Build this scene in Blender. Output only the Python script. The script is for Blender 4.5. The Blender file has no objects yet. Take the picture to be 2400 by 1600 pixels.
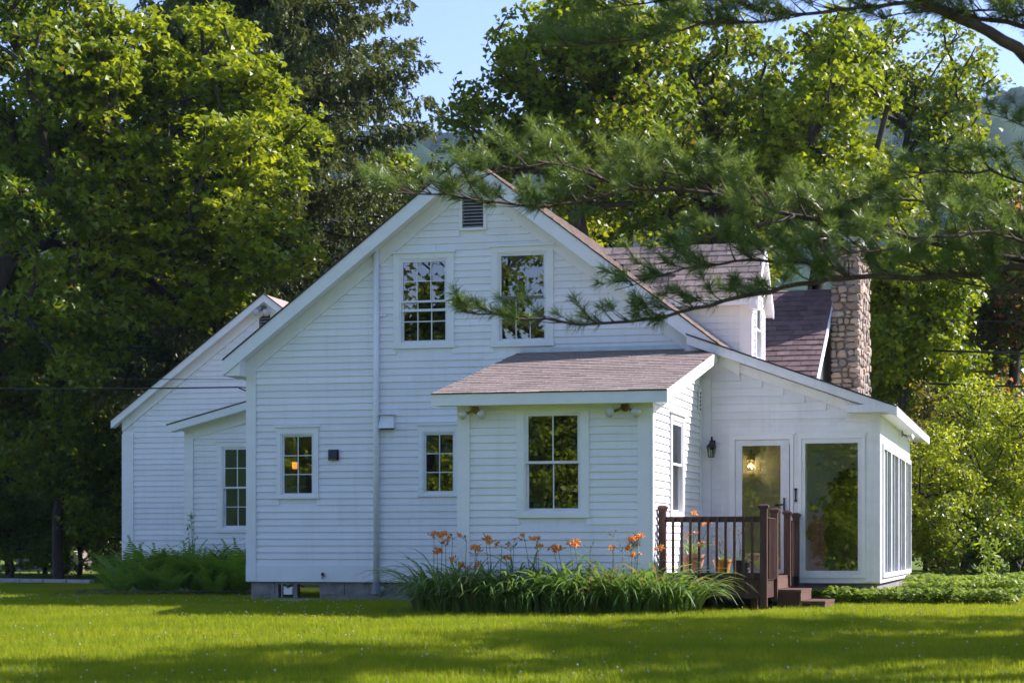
import bpy, math, random
import numpy as np
from mathutils import Vector, Matrix
R = math.radians
random.seed(7)
rng = np.random.default_rng(11)
scene = bpy.context.scene
COL = scene.collection

# ---------------------------------------------------------------- camera
FPX, TH, DIST, HZ, CAMH = 4900.0, R(14.3), 32.7, 1280.0, 0.77   # photo is 2400 x 1600
sT, cT = math.sin(TH), math.cos(TH)
CAMPOS = Vector((DIST * sT, -DIST * cT, CAMH))
cam = bpy.data.cameras.new('camera')
camo = bpy.data.objects.new('camera', cam)
COL.objects.link(camo)
camo.location = CAMPOS
camo.rotation_euler = (R(90), 0, TH)
cam.sensor_width = 36
cam.lens = FPX / 2400 * 36
cam.shift_y = (HZ - 800) / 2400
cam.clip_start = 0.1
cam.clip_end = 6000
cam.dof.use_dof = True
cam.dof.focus_distance = 30
cam.dof.aperture_fstop = 4.0
scene.camera = camo
scene.render.resolution_x, scene.render.resolution_y = 1024, 682

# ---------------------------------------------------------------- light
SUN_AZ, SUN_EL = R(34), R(37.5)            # azimuth measured from +X towards +Y
world = bpy.data.worlds.new('World')
scene.world = world
world.use_nodes = True
wn = world.node_tree
sky = wn.nodes.new('ShaderNodeTexSky')
sky.sky_type = 'NISHITA'
sky.sun_disc = False
sky.sun_elevation = SUN_EL
sky.sun_rotation = R(90) - SUN_AZ
sky.air_density = 1.0
sky.dust_density = 0.4
sky.ozone_density = 1.4
bg = wn.nodes['Background']
bg.inputs[1].default_value = 0.094
wn.links.new(sky.outputs[0], bg.inputs[0])
sun = bpy.data.lights.new('sun', 'SUN')
sun.energy = 5.0
sun.angle = R(0.55)
sun.color = (1.0, 0.94, 0.83)
suno = bpy.data.objects.new('sun', sun)
COL.objects.link(suno)
sv = Vector((math.cos(SUN_EL) * math.cos(SUN_AZ), math.cos(SUN_EL) * math.sin(SUN_AZ), math.sin(SUN_EL)))
suno.rotation_euler = sv.to_track_quat('Z', 'Y').to_euler()
suno.location = (30, 20, 40)
vs = scene.view_settings
vs.view_transform = 'Standard'
vs.look = 'None'
vs.exposure = 1.24
vs.gamma = 1.0
vs.use_white_balance = True
vs.white_balance_temperature = 5850
vs.white_balance_tint = 28

# ---------------------------------------------------------------- pixel -> place
def on_y(px, py, Y=0.0):
    u = (px - 1200) / FPX
    X = (u * (DIST + Y * cT) - Y * sT) / (cT + u * sT)
    d = DIST - X * sT + Y * cT
    return Vector((X, Y, CAMH + (HZ - py) / FPX * d))
def at_depth(px, py, d):
    r = (px - 1200) / FPX * d
    k = d - DIST
    return Vector((r * cT - k * sT, r * sT + k * cT, CAMH + (HZ - py) / FPX * d))
def gz(x, y):                                # height of the lawn
    t = max(0.0, -4.0 - y)
    return -0.10 - 0.012 * t - 0.02 * max(0.0, t - 14) + 0.004 * max(0, min(y, 30))

# ---------------------------------------------------------------- materials
def nodes_of(name):
    m = bpy.data.materials.new(name)
    m.use_nodes = True
    nt = m.node_tree
    return m, nt, nt.nodes['Principled BSDF'], nt.nodes['Material Output']
def nd(nt, typ, **kw):
    n = nt.nodes.new(typ)
    for k, v in kw.items():
        if k.startswith('i_'):
            n.inputs[k[2:].replace('_', ' ')].default_value = v
        else:
            setattr(n, k, v)
    return n
def rgba(c):
    return (c[0], c[1], c[2], 1)
def mixc(nt, fac, a, b, blend='MIX'):
    n = nt.nodes.new('ShaderNodeMix')
    n.data_type = 'RGBA'
    n.blend_type = blend
    for sock, v in ((n.inputs[0], fac), (n.inputs[6], a), (n.inputs[7], b)):
        if isinstance(v, (float, int)):
            sock.default_value = v
        elif isinstance(v, tuple):
            sock.default_value = rgba(v)
        else:
            nt.links.new(v, sock)
    return n.outputs[2]
def maprange(nt, src, a, b, c, d):
    n = nd(nt, 'ShaderNodeMapRange')
    nt.links.new(src, n.inputs[0])
    for i, v in zip((1, 2, 3, 4), (a, b, c, d)):
        n.inputs[i].default_value = v
    return n.outputs[0]
def surf(name, c1, c2=None, rough=0.6, nscale=6.0, stretch=(1, 1, 1), bump=0.15, bscale=40.0, spec=0.3,
         rand=0.0, metal=0.0, speck=0.0, tones=None, streak=0.0):
    """two-tone noise surface with a fine bump; rand = value change from object to object"""
    m, nt, p, out = nodes_of(name)
    tc = nd(nt, 'ShaderNodeTexCoord')
    geo = nd(nt, 'ShaderNodeNewGeometry')
    mp = nd(nt, 'ShaderNodeMapping')
    mp.inputs['Scale'].default_value = stretch
    nt.links.new(geo.outputs['Position'], mp.inputs[0])
    n1 = nd(nt, 'ShaderNodeTexNoise', i_Scale=nscale, i_Detail=6.0, i_Roughness=0.6)
    nt.links.new(mp.outputs[0], n1.inputs['Vector'])
    f = maprange(nt, n1.outputs[0], 0.35, 0.65, 0, 1)
    col = mixc(nt, f, c1, c2 or tuple(x * 0.85 for x in c1))
    if speck:
        n3 = nd(nt, 'ShaderNodeTexNoise', i_Scale=bscale * 1.7, i_Detail=2.0)
        nt.links.new(geo.outputs['Position'], n3.inputs['Vector'])
        col = mixc(nt, maprange(nt, n3.outputs[0], 0.4, 0.62, 0, speck), col, tuple(x * 0.35 for x in c1))
    if streak:
        mp3 = nd(nt, 'ShaderNodeMapping'); mp3.inputs['Scale'].default_value = (5, 5, .35)
        nt.links.new(geo.outputs['Position'], mp3.inputs[0])
        n4 = nd(nt, 'ShaderNodeTexNoise', i_Scale=1.6, i_Detail=5.0, i_Roughness=0.65)
        nt.links.new(mp3.outputs[0], n4.inputs['Vector'])
        col = mixc(nt, maprange(nt, n4.outputs[0], 0.50, 0.78, 0, streak), col, (0.36, 0.35, 0.30))
    if tones:
        oi2 = nd(nt, 'ShaderNodeObjectInfo')
        for i, tn in enumerate(tones):
            sh = nd(nt, 'ShaderNodeMath', operation='MULTIPLY'); nt.links.new(oi2.outputs['Random'], sh.inputs[0]); sh.inputs[1].default_value = 7.7 + 5.1 * i
            fr = nd(nt, 'ShaderNodeMath', operation='FRACT'); nt.links.new(sh.outputs[0], fr.inputs[0])
            col = mixc(nt, maprange(nt, fr.outputs[0], .45, 1.0, 0, .8), col, tn)
    if rand:
        oi = nd(nt, 'ShaderNodeObjectInfo')
        hv = nd(nt, 'ShaderNodeHueSaturation')
        nt.links.new(maprange(nt, oi.outputs['Random'], 0, 1, 1 - rand, 1 + rand), hv.inputs['Value'])
        nt.links.new(col, hv.inputs['Color'])
        col = hv.outputs[0]
    nt.links.new(col, p.inputs['Base Color'])
    p.inputs['Roughness'].default_value = rough
    p.inputs['Specular IOR Level'].default_value = spec
    p.inputs['Metallic'].default_value = metal
    if bump:
        n2 = nd(nt, 'ShaderNodeTexNoise', i_Scale=bscale, i_Detail=4.0)
        nt.links.new(mp.outputs[0], n2.inputs['Vector'])
        b = nd(nt, 'ShaderNodeBump', i_Strength=bump, i_Distance=0.01)
        nt.links.new(n2.outputs[0], b.inputs['Height'])
        nt.links.new(b.outputs[0], p.inputs['Normal'])
    return m
def leafmat(name, c1, c2, trans=0.4, tcol=None, rough=0.45, spec=0.25, patch=0.35, alt=None, altf=0.12):
    """leaf: random tone per leaf, slow drift over the plant, light passes through"""
    m, nt, p, out = nodes_of(name)
    geo = nd(nt, 'ShaderNodeNewGeometry')
    n1 = nd(nt, 'ShaderNodeTexNoise', i_Scale=patch, i_Detail=3.0)
    nt.links.new(geo.outputs['Position'], n1.inputs['Vector'])
    a = nd(nt, 'ShaderNodeMath', operation='ADD')
    nt.links.new(maprange(nt, n1.outputs[0], 0.3, 0.7, 0, 0.6), a.inputs[0])
    nt.links.new(maprange(nt, geo.outputs['Random Per Island'], 0, 1, -0.1, 0.5), a.inputs[1])
    a.use_clamp = True
    col = mixc(nt, a.outputs[0], c1, c2)
    if alt:
        sh = nd(nt, 'ShaderNodeMath', operation='MULTIPLY')
        nt.links.new(geo.outputs['Random Per Island'], sh.inputs[0]); sh.inputs[1].default_value = 17.31
        fr = nd(nt, 'ShaderNodeMath', operation='FRACT'); nt.links.new(sh.outputs[0], fr.inputs[0])
        lt = nd(nt, 'ShaderNodeMath', operation='LESS_THAN'); nt.links.new(fr.outputs[0], lt.inputs[0]); lt.inputs[1].default_value = altf
        col = mixc(nt, lt.outputs[0], col, alt)
    nt.links.new(col, p.inputs['Base Color'])
    p.inputs['Roughness'].default_value = rough
    p.inputs['Specular IOR Level'].default_value = spec
    tr = nd(nt, 'ShaderNodeBsdfTranslucent')
    tcv = mixc(nt, 1.0, col, tcol or (1.9, 1.75, 0.8), 'MULTIPLY')
    nt.links.new(tcv, tr.inputs[0])
    mx = nd(nt, 'ShaderNodeMixShader', i_Fac=trans)
    nt.links.new(p.outputs[0], mx.inputs[1]); nt.links.new(tr.outputs[0], mx.inputs[2])
    nt.links.new(mx.outputs[0], out.inputs[0])
    return m
def glassmat(name, ior=1.75, tint=(0.86, 0.9, 0.87), rough=0.0, wave=0.0):
    m, nt, p, out = nodes_of(name)
    nt.nodes.remove(p)
    fr = nd(nt, 'ShaderNodeFresnel', i_IOR=ior)
    t = nd(nt, 'ShaderNodeBsdfTransparent'); t.inputs[0].default_value = rgba(tint)
    g = nd(nt, 'ShaderNodeBsdfGlossy', i_Roughness=rough)
    if wave:
        geo = nd(nt, 'ShaderNodeNewGeometry')
        n2 = nd(nt, 'ShaderNodeTexNoise', i_Scale=3.0, i_Detail=1.0)
        nt.links.new(geo.outputs['Position'], n2.inputs['Vector'])
        b = nd(nt, 'ShaderNodeBump', i_Strength=wave, i_Distance=0.02)
        nt.links.new(n2.outputs[0], b.inputs['Height']); nt.links.new(b.outputs[0], g.inputs['Normal'])
    mx = nd(nt, 'ShaderNodeMixShader')
    nt.links.new(fr.outputs[0], mx.inputs[0]); nt.links.new(t.outputs[0], mx.inputs[1]); nt.links.new(g.outputs[0], mx.inputs[2])
    nt.links.new(mx.outputs[0], out.inputs[0])
    return m
def emit(name, col, strength):
    m, nt, p, out = nodes_of(name)
    p.inputs['Base Color'].default_value = rgba(col)
    p.inputs['Emission Color'].default_value = rgba(col)
    p.inputs['Emission Strength'].default_value = strength
    return m

M = dict(
    white=surf('white_paint', (0.85, 0.85, 0.845), (0.80, 0.80, 0.79), 0.5, 1.6, (1, 1, 2), 0.12, 60, rand=0.04, streak=.16),
    trim=surf('white_trim_paint', (0.85, 0.85, 0.84), (0.79, 0.79, 0.77), 0.45, 3.0, (1, 1, 1), 0.10, 50, rand=0.02),
    worn=surf('worn_white_paint', (0.83, 0.825, 0.82), (0.76, 0.75, 0.74), 0.55, 2.5, (1, 1, 2), 0.15, 70, rand=0.04, streak=.24),
    vinyl=surf('white_vinyl', (0.80, 0.81, 0.82), None, 0.35, 3, (1, 1, 1), 0.0),
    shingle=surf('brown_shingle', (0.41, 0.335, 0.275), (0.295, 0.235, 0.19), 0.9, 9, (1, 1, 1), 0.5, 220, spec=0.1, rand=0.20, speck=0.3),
    shingle_shaded=surf('shaded_brown_shingle', (0.20, 0.145, 0.13), (0.14, 0.10, 0.092), 0.9, 9, (1, 1, 1), 0.5, 220, spec=0.1, rand=0.22, speck=0.3),  # same shingle darkened for the wing: its shade is put into the colour
    shedge=surf('dark_roof_edge', (0.045, 0.04, 0.04), None, 0.8),
    metal=surf('galvanised_flashing', (0.55, 0.58, 0.62), (0.42, 0.45, 0.5), 0.35, 4, metal=0.6, bump=0.05),
    block=surf('grey_concrete_block', (0.30, 0.285, 0.26), (0.19, 0.175, 0.155), 0.9, 5, (1, 1, 1), 0.5, 90, rand=0.10),
    mortar=surf('mortar', (0.27, 0.25, 0.22), (0.2, 0.185, 0.165), 0.95, 12, (1, 1, 1), 0.5, 120),
    stone=surf('field_stone', (0.38, 0.32, 0.255), (0.25, 0.21, 0.175), 0.85, 9, (1, 1, 1), 0.7, 55, rand=0.30, tones=((0.19, 0.18, 0.17), (0.44, 0.34, 0.23), (0.30, 0.21, 0.14))),
    deck=surf('brown_stained_wood', (0.105, 0.052, 0.032), (0.055, 0.026, 0.017), 0.5, 7, (6, 6, 0.8), 0.35, 60, rand=0.15),
    deckh=surf('brown_deck_board', (0.15, 0.082, 0.055), (0.09, 0.048, 0.032), 0.55, 7, (1, 8, 4), 0.35, 60, rand=0.15),
    black=surf('black_metal', (0.012, 0.012, 0.013), None, 0.4, bump=0.0, spec=0.5),
    rubber=surf('black_cable', (0.015, 0.015, 0.016), None, 0.6, bump=0.0),
    brass=surf('aged_brass', (0.32, 0.22, 0.09), (0.2, 0.13, 0.05), 0.4, 12, metal=0.7, bump=0.05),
    lens=surf('floodlamp_lens', (0.62, 0.62, 0.58), None, 0.12, bump=0.0, spec=0.6),
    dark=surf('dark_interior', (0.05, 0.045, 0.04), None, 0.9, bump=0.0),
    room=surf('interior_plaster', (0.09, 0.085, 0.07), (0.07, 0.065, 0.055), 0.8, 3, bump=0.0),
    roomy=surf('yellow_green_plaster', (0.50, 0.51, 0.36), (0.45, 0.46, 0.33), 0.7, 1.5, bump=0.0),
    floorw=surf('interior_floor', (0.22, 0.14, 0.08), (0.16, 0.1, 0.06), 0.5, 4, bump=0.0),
    glass=glassmat('window_glass', 2.7, (0.72, 0.76, 0.72), 0.0, 0.0),
    clear=glassmat('clear_glass', 1.5, (0.93, 0.95, 0.93)),
    big=glassmat('picture_glass', 1.9, (0.93, 0.96, 0.93)),
    screen=glassmat('insect_screen', 1.35, (0.42, 0.42, 0.43), 0.5),
    louver=surf('louver_paint', (0.42, 0.42, 0.42), (0.3, 0.3, 0.3), 0.6, 8),
    slate=surf('pale_stone', (0.5, 0.49, 0.46), (0.36, 0.35, 0.33), 0.8, 6, bump=0.3, rand=0.1),
    terra=surf('terracotta_pot', (0.48, 0.29, 0.16), (0.36, 0.2, 0.1), 0.8, 9),
    mustard=surf('mustard_pot', (0.5, 0.27, 0.03), (0.4, 0.2, 0.02), 0.4, 5, bump=0.05),
    potdark=surf('dark_pot', (0.03, 0.028, 0.03), None, 0.5, 5, bump=0.05),
    soil=surf('soil', (0.05, 0.035, 0.022), (0.03, 0.02, 0.014), 0.95, 12, bump=0.6),
    bulb=emit('lit_bulb', (1.0, 0.62, 0.22), 14.0),
    shade=emit('lit_lampshade', (1.0, 0.36, 0.04), 0.75),
    doormat=surf('mustard_doormat', (0.5, 0.32, 0.05), None, 0.95),
    shedtan=surf('weathered_tan_paint', (0.34, 0.29, 0.22), (0.26, 0.22, 0.17), 0.7, 4),
    meter=surf('grey_box', (0.25, 0.28, 0.31), None, 0.5, bump=0.0),
)

# ---------------------------------------------------------------- object helpers
ORD = ('first', 'second', 'third', 'fourth', 'fifth', 'sixth', 'seventh', 'eighth', 'ninth', 'tenth')
WL = {}
def tag(o, label=None, cat=None, group=None, kind=None):
    if label: o['label'] = label
    if cat: o['category'] = cat
    if group: o['group'] = group
    if kind: o['kind'] = kind
    return o
def empty(name, loc, label=None, cat=None, group=None, parent=None):
    o = bpy.data.objects.new(name, None)
    COL.objects.link(o)
    loc = Vector(loc)
    WL[o.name] = loc
    o.empty_display_size = 0.2
    if parent is not None:
        o.parent = parent
        o.location = loc - WL[parent.name]
    else:
        o.location = loc
    return tag(o, label, cat, group)
def link(name, me, mat, parent=None, origin=(0, 0, 0)):
    if mat is not None and not len(me.materials):
        me.materials.append(mat)
    o = bpy.data.objects.new(name, me)
    COL.objects.link(o)
    origin = Vector(origin)
    WL[o.name] = origin
    if parent is not None:
        o.parent = parent
        o.location = origin - WL[parent.name]
    else:
        o.location = origin
    return o
def np_mesh(name, V, F, smooth=False):
    """V (n,3), F list of (m,k) index arrays"""
    me = bpy.data.meshes.new(name)
    V = np.asarray(V, dtype=np.float32)
    me.vertices.add(len(V))
    me.vertices.foreach_set('co', V.ravel())
    Fs = [np.asarray(f, dtype=np.int32) for f in (F if isinstance(F, list) else [F])]
    loops = np.concatenate([f.ravel() for f in Fs])
    starts, tot, base = [], [], 0
    for f in Fs:
        m, k = f.shape
        starts.append(base + np.arange(m, dtype=np.int32) * k)
        tot.append(np.full(m, k, dtype=np.int32))
        base += m * k
    me.loops.add(len(loops))
    me.loops.foreach_set('vertex_index', loops)
    st = np.concatenate(starts)
    me.polygons.add(len(st))
    me.polygons.foreach_set('loop_start', st)
    me.polygons.foreach_set('loop_total', np.concatenate(tot))
    if smooth:
        me.polygons.foreach_set('use_smooth', np.ones(len(st), dtype=bool))
    me.update(calc_edges=True)
    me.validate()
    return me
class MB:
    """collects shapes for ONE mesh object"""
    def __init__(s):
        s.v, s.f = [], []
    def add(s, vs_, fs_):
        b = len(s.v)
        s.v += [tuple(v) for v in vs_]
        s.f += [tuple(i + b for i in f) for f in fs_]
        return s
    def hexa(s, c):
        return s.add(c, [(0, 3, 2, 1), (4, 5, 6, 7), (0, 1, 5, 4), (1, 2, 6, 5), (2, 3, 7, 6), (3, 0, 4, 7)])
    def box(s, x0, x1, y0, y1, z0, z1):
        return s.hexa([(x0, y0, z0), (x1, y0, z0), (x1, y1, z0), (x0, y1, z0), (x0, y0, z1), (x1, y0, z1), (x1, y1, z1), (x0, y1, z1)])
    def prism(s, pts, off):
        """polygon pts extruded by vector off"""
        n = len(pts)
        off = Vector(off)
        a = [Vector(p) for p in pts]
        return s.add(a + [p + off for p in a], [tuple(range(n))[::-1], tuple(range(n, 2 * n))] + [(i, (i + 1) % n, n + (i + 1) % n, n + i) for i in range(n)])
    def tube(s, path, rad, n=8, cap=True):
        path = [Vector(p) for p in path]
        if not hasattr(rad, '__len__'):
            rad = [rad] * len(path)
        rings = []
        up = None
        for i, p in enumerate(path):
            t = (path[min(i + 1, len(path) - 1)] - path[max(i - 1, 0)])
            if t.length < 1e-9: t = Vector((0, 0, 1))
            t.normalize()
            if up is None:
                up = t.orthogonal().normalized()
            up = (up - t * up.dot(t))
            if up.length < 1e-6: up = t.orthogonal()
            up.normalize()
            w = t.cross(up)
            rings.append([p + (up * math.cos(a) + w * math.sin(a)) * rad[i] for a in [2 * math.pi * k / n for k in range(n)]])
        vv = [v for r in rings for v in r]
        ff = [(i * n + k, i * n + (k + 1) % n, (i + 1) * n + (k + 1) % n, (i + 1) * n + k) for i in range(len(path) - 1) for k in range(n)]
        if cap:
            ff += [tuple(range(n))[::-1], tuple((len(path) - 1) * n + k for k in range(n))]
        return s.add(vv, ff)
    def lathe(s, cx, cy, prof, n=16, axis=None):
        """prof [(r,z)] about a vertical axis"""
        vv = [(cx + r * math.cos(2 * math.pi * k / n), cy + r * math.sin(2 * math.pi * k / n), z) for r, z in prof for k in range(n)]
        ff = [(i * n + k, i * n + (k + 1) % n, (i + 1) * n + (k + 1) % n, (i + 1) * n + k) for i in range(len(prof) - 1) for k in range(n)]
        ff += [tuple(range(n))[::-1], tuple((len(prof) - 1) * n + k for k in range(n))]
        return s.add(vv, ff)
    def build(s, name, mat, parent=None, smooth=False, origin=None, bevel=0.0):
        xs = np.array(s.v)
        if origin is None:
            lo, hi = xs.min(0), xs.max(0)
            origin = ((lo[0] + hi[0]) / 2, (lo[1] + hi[1]) / 2, lo[2])
        me = bpy.data.meshes.new(name)
        me.from_pydata([tuple(v) for v in xs - np.array(origin)], [], s.f)
        if smooth:
            for p in me.polygons: p.use_smooth = True
        o = link(name, me, mat, parent, origin)
        if bevel:
            b = o.modifiers.new('bevel', 'BEVEL')
            b.width = bevel; b.segments = 2; b.limit_method = 'ANGLE'
        return o
def fbox(F, u0, u1, v0, v1, w0, w1, mb=None):
    """box in a wall's frame F = (kind, position): u along the wall, v up, w out of it"""
    mb = mb or MB()
    if F[0] == 'front':                      # faces -Y
        return mb.box(u0, u1, F[1] - w1, F[1] - w0, v0, v1)
    if F[0] == 'right':                      # faces +X
        return mb.box(F[1] + w0, F[1] + w1, u0, u1, v0, v1)
    if F[0] == 'left':                       # faces -X
        return mb.box(F[1] - w1, F[1] - w0, u0, u1, v0, v1)
    if F[0] == 'back':                       # faces +Y
        return mb.box(u0, u1, F[1] + w0, F[1] + w1, v0, v1)
def fpt(F, u, v, w):
    return {'front': (u, F[1] - w, v), 'right': (F[1] + w, u, v), 'left': (F[1] - w, u, v), 'back': (u, F[1] + w, v)}[F[0]]

# ================================================================ setting: lawn, drive, hills
def terrain():
    xs = np.concatenate([np.linspace(-1500, -60, 14), np.linspace(-50, 50, 70), np.linspace(60, 1500, 14)])
    ys = np.concatenate([np.linspace(-600, -60, 8), np.linspace(-50, 50, 70), np.linspace(60, 1600, 14)])
    V = np.array([(x, y, gz(x, y) + 0.015 * math.sin(x * .9 + y * .4) * math.sin(y * .7 - x * .2)) for y in ys for x in xs])
    n = len(xs)
    F = np.array([(j * n + i, j * n + i + 1, (j + 1) * n + i + 1, (j + 1) * n + i) for j in range(len(ys) - 1) for i in range(n - 1)])
    return np_mesh('lawn', V, F, True)
M['lawn'] = surf('lawn_soil_and_thatch', (0.12, 0.17, 0.018), (0.08, 0.12, 0.016), 0.9, 1.2, (1, 1, 1), 0.6, 30, spec=0.1)
lawn = tag(link('lawn', terrain(), M['lawn']), kind='structure')

M['forest'] = None
def hillmat():
    m, nt, p, out = nodes_of('forested_hillside')
    geo = nd(nt, 'ShaderNodeNewGeometry')
    n1 = nd(nt, 'ShaderNodeTexNoise', i_Scale=0.02, i_Detail=4.0)
    n2 = nd(nt, 'ShaderNodeTexVoronoi', i_Scale=0.14)
    nt.links.new(geo.outputs['Position'], n1.inputs['Vector']); nt.links.new(geo.outputs['Position'], n2.inputs['Vector'])
    c = mixc(nt, maprange(nt, n1.outputs[0], 0.35, 0.65, 0, 1), (0.018, 0.042, 0.016), (0.036, 0.065, 0.02))
    c = mixc(nt, maprange(nt, n2.outputs['Distance'], 0.0, 5.0, 0, .8), c, (0.012, 0.026, 0.010))
    nt.links.new(c, p.inputs['Base Color'])
    p.inputs['Roughness'].default_value = 0.95
    p.inputs['Specular IOR Level'].default_value = 0.05
    return m
def hill(name, cx, cy, w, d, h, seed, ridge):
    """a wooded ridge: tree-sized bumps on a long swell"""
    r = np.random.default_rng(seed)
    nx, ny = 420, 90
    U, W = np.meshgrid(np.linspace(-1, 1, nx), np.linspace(0, 1, ny))
    base = h * np.sin(np.clip(W, 0, 1) * math.pi / 2) ** 1.1 * ridge(U)
    bump = np.zeros_like(base)
    for k in range(26):
        a, b, ph = r.uniform(20, 120), r.uniform(8, 50), r.uniform(0, 7)
        bump += np.sin(U * a + W * b * r.choice([-1, 1]) + ph)
    jit = r.normal(0, 1, base.shape)
    X = cx + U * w / 2
    Yy = cy + W * d
    Z = base + bump * 0.010 * h * 0.5 + jit * 1.1 - 12 * (W < 0.02)
    V = np.stack([X, Yy, Z], -1).reshape(-1, 3)
    i = np.arange(nx - 1)
    F = np.concatenate([np.stack([j * nx + i, j * nx + i + 1, (j + 1) * nx + i + 1, (j + 1) * nx + i], -1) for j in range(ny - 1)])
    return tag(link(name, np_mesh(name, V, F, False), HILL), kind='structure')
HILL = hillmat()
hill('wooded_hill', -150, 520, 1500, 330, 196, 3, lambda U: 0.905 + 0.02 * np.sin(U * 9 + 1) + 0.012 * np.sin(U * 23))

# unseen hill added behind the camera to block the low sky in the panes
hb = hill('wooded_hill', 0, 0, 1400, 260, 34, 5, lambda U: 0.95 + 0.06 * np.sin(U * 4 + 1) + 0.03 * np.sin(U * 13))
hb.rotation_euler = (0, 0, math.pi); hb.location = (0, -110, 0)

# ================================================================ the farmhouse
house = empty('farmhouse', (-0.7, 4.0, -0.1), 'white clapboard farmhouse with brown shingle roofs and stone chimney', 'house')
annex = empty('rear_annex', (-7.2, 10, -0.1), 'white clapboard annex with own gable, behind the left corner of the farmhouse', 'annex')
BOARDS = []                                   # (length, wall object, frame, u0, u1, v0, v1, owner)
def cut(segs, a, b):
    o = []
    for s, e in segs:
        if b <= s or a >= e: o.append((s, e)); continue
        if a - s > 0.03: o.append((s, a))
        if e - b > 0.03: o.append((b, e))
    return o
def wall(owner, name, F, u0, u1, v0, v1, holes=(), span=None, expo=0.108, back=0.12, start=None, b0=None, b1=None, mat='white', scale=1.0):
    """wall of clapboards: a backing split round its openings, and boards kept for later.
    span(v) gives the (u0,u1) of a gable at height v"""
    mb = MB()
    rows, v = [], start if start is not None else v0
    if v > v0 + 1e-4: rows.append((v0, v, False))
    while v < v1 - 1e-4:
        rows.append((v, min(v + expo, v1), True)); v += expo
    res = []
    for a, b, isb in rows:
        s = span((a + b) / 2) if span else (u0, u1)
        full = [(max(s[0], u0), min(s[1], u1))]
        if full[0][1] - full[0][0] < 0.05: continue
        cutv = sorted({a, b} | {h for H in holes for h in H[2:4] if a < h < b})
        for p, q in zip(cutv, cutv[1:]):      # backing, split exactly at the openings
            sg = full
            for H in holes:
                if H[2] < q - 1e-5 and H[3] > p + 1e-5: sg = cut(sg, H[0], H[1])
            for s0, e0 in sg: fbox(F, s0, e0, p, q, -back, 0, mb)
        if isb:
            sg = [(max(full[0][0], b0 if b0 is not None else u0), min(full[0][1], b1 if b1 is not None else u1))]
            for H in holes:
                m_ = H[4] if len(H) > 4 else 0.05
                if H[2] - m_ < b - 0.01 and H[3] + m_ > a + 0.01: sg = cut(sg, H[0] - m_, H[1] + m_)
            res += [(s0, e0, a, b) for s0, e0 in sg if e0 - s0 > 0.04]
    w = mb.build(name, M[mat], owner)
    for s0, e0, a, b in res:
        BOARDS.append(((e0 - s0) * scale, w, F, s0, e0, a, b, owner, mat))
    return w
def board_shape(F, u0, u1, a, b, mb=None):
    mb = mb or MB()
    t0, t1, lap = 0.025 + random.uniform(-.002, .002), 0.004, 0.008
    dz = random.uniform(-.0015, .0015)
    c = [(u0, a - lap + dz, 0.001), (u1, a - lap + dz + random.uniform(-.001, .001), 0.001), (u1, b, 0.001), (u0, b, 0.001),
         (u0, a - lap + dz, t0), (u1, a - lap + dz, t0), (u1, b, t1), (u0, b, t1)]
    return mb.hexa([fpt(F, *p) for p in c])
def piece(owner, name, F, u0, u1, v0, v1, w0, w1, mat='trim'):
    return fbox(F, u0, u1, v0, v1, w0, w1).build(name, M[mat], owner)

def glazing(w, F, u0, u1, v0, v1, cols, rows, wq, fr=0.045, mun=0.018, mat='glass', sname='sash', tilt=0.5):
    """one sash: its frame with muntins, and each pane"""
    mb = MB()
    fbox(F, u0, u0 + fr, v0, v1, wq, wq + .035, mb); fbox(F, u1 - fr, u1, v0, v1, wq, wq + .035, mb)
    fbox(F, u0 + fr, u1 - fr, v0, v0 + fr, wq, wq + .035, mb); fbox(F, u0 + fr, u1 - fr, v1 - fr, v1, wq, wq + .035, mb)
    a0, a1, b0, b1 = u0 + fr, u1 - fr, v0 + fr, v1 - fr
    cw, rh = (a1 - a0) / cols, (b1 - b0) / rows
    for i in range(1, cols): fbox(F, a0 + i * cw - mun / 2, a0 + i * cw + mun / 2, b0, b1, wq + .008, wq + .030, mb)
    for j in range(1, rows): fbox(F, a0, a1, b0 + j * rh - mun / 2, b0 + j * rh + mun / 2, wq + .006, wq + .032, mb)
    mb.build(sname, M['vinyl'], w)
    for i in range(cols):
        for j in range(rows):
            p, q, r_, s_ = a0 + i * cw + mun / 2 * (i > 0), a0 + (i + 1) * cw - mun / 2 * (i < cols - 1), b0 + j * rh + mun / 2 * (j > 0), b0 + (j + 1) * rh - mun / 2 * (j < rows - 1)
            wp = wq + 0.017
            tx, tz = R(random.uniform(-tilt, tilt)) * (q - p) / 2, R(random.uniform(-tilt, tilt)) * (s_ - r_) / 2
            MB().add([fpt(F, p, r_, wp - tx - tz), fpt(F, q, r_, wp + tx - tz), fpt(F, q, s_, wp + tx + tz), fpt(F, p, s_, wp - tx + tz)], [(0, 1, 2, 3)]).build('pane', M[mat], w)
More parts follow.
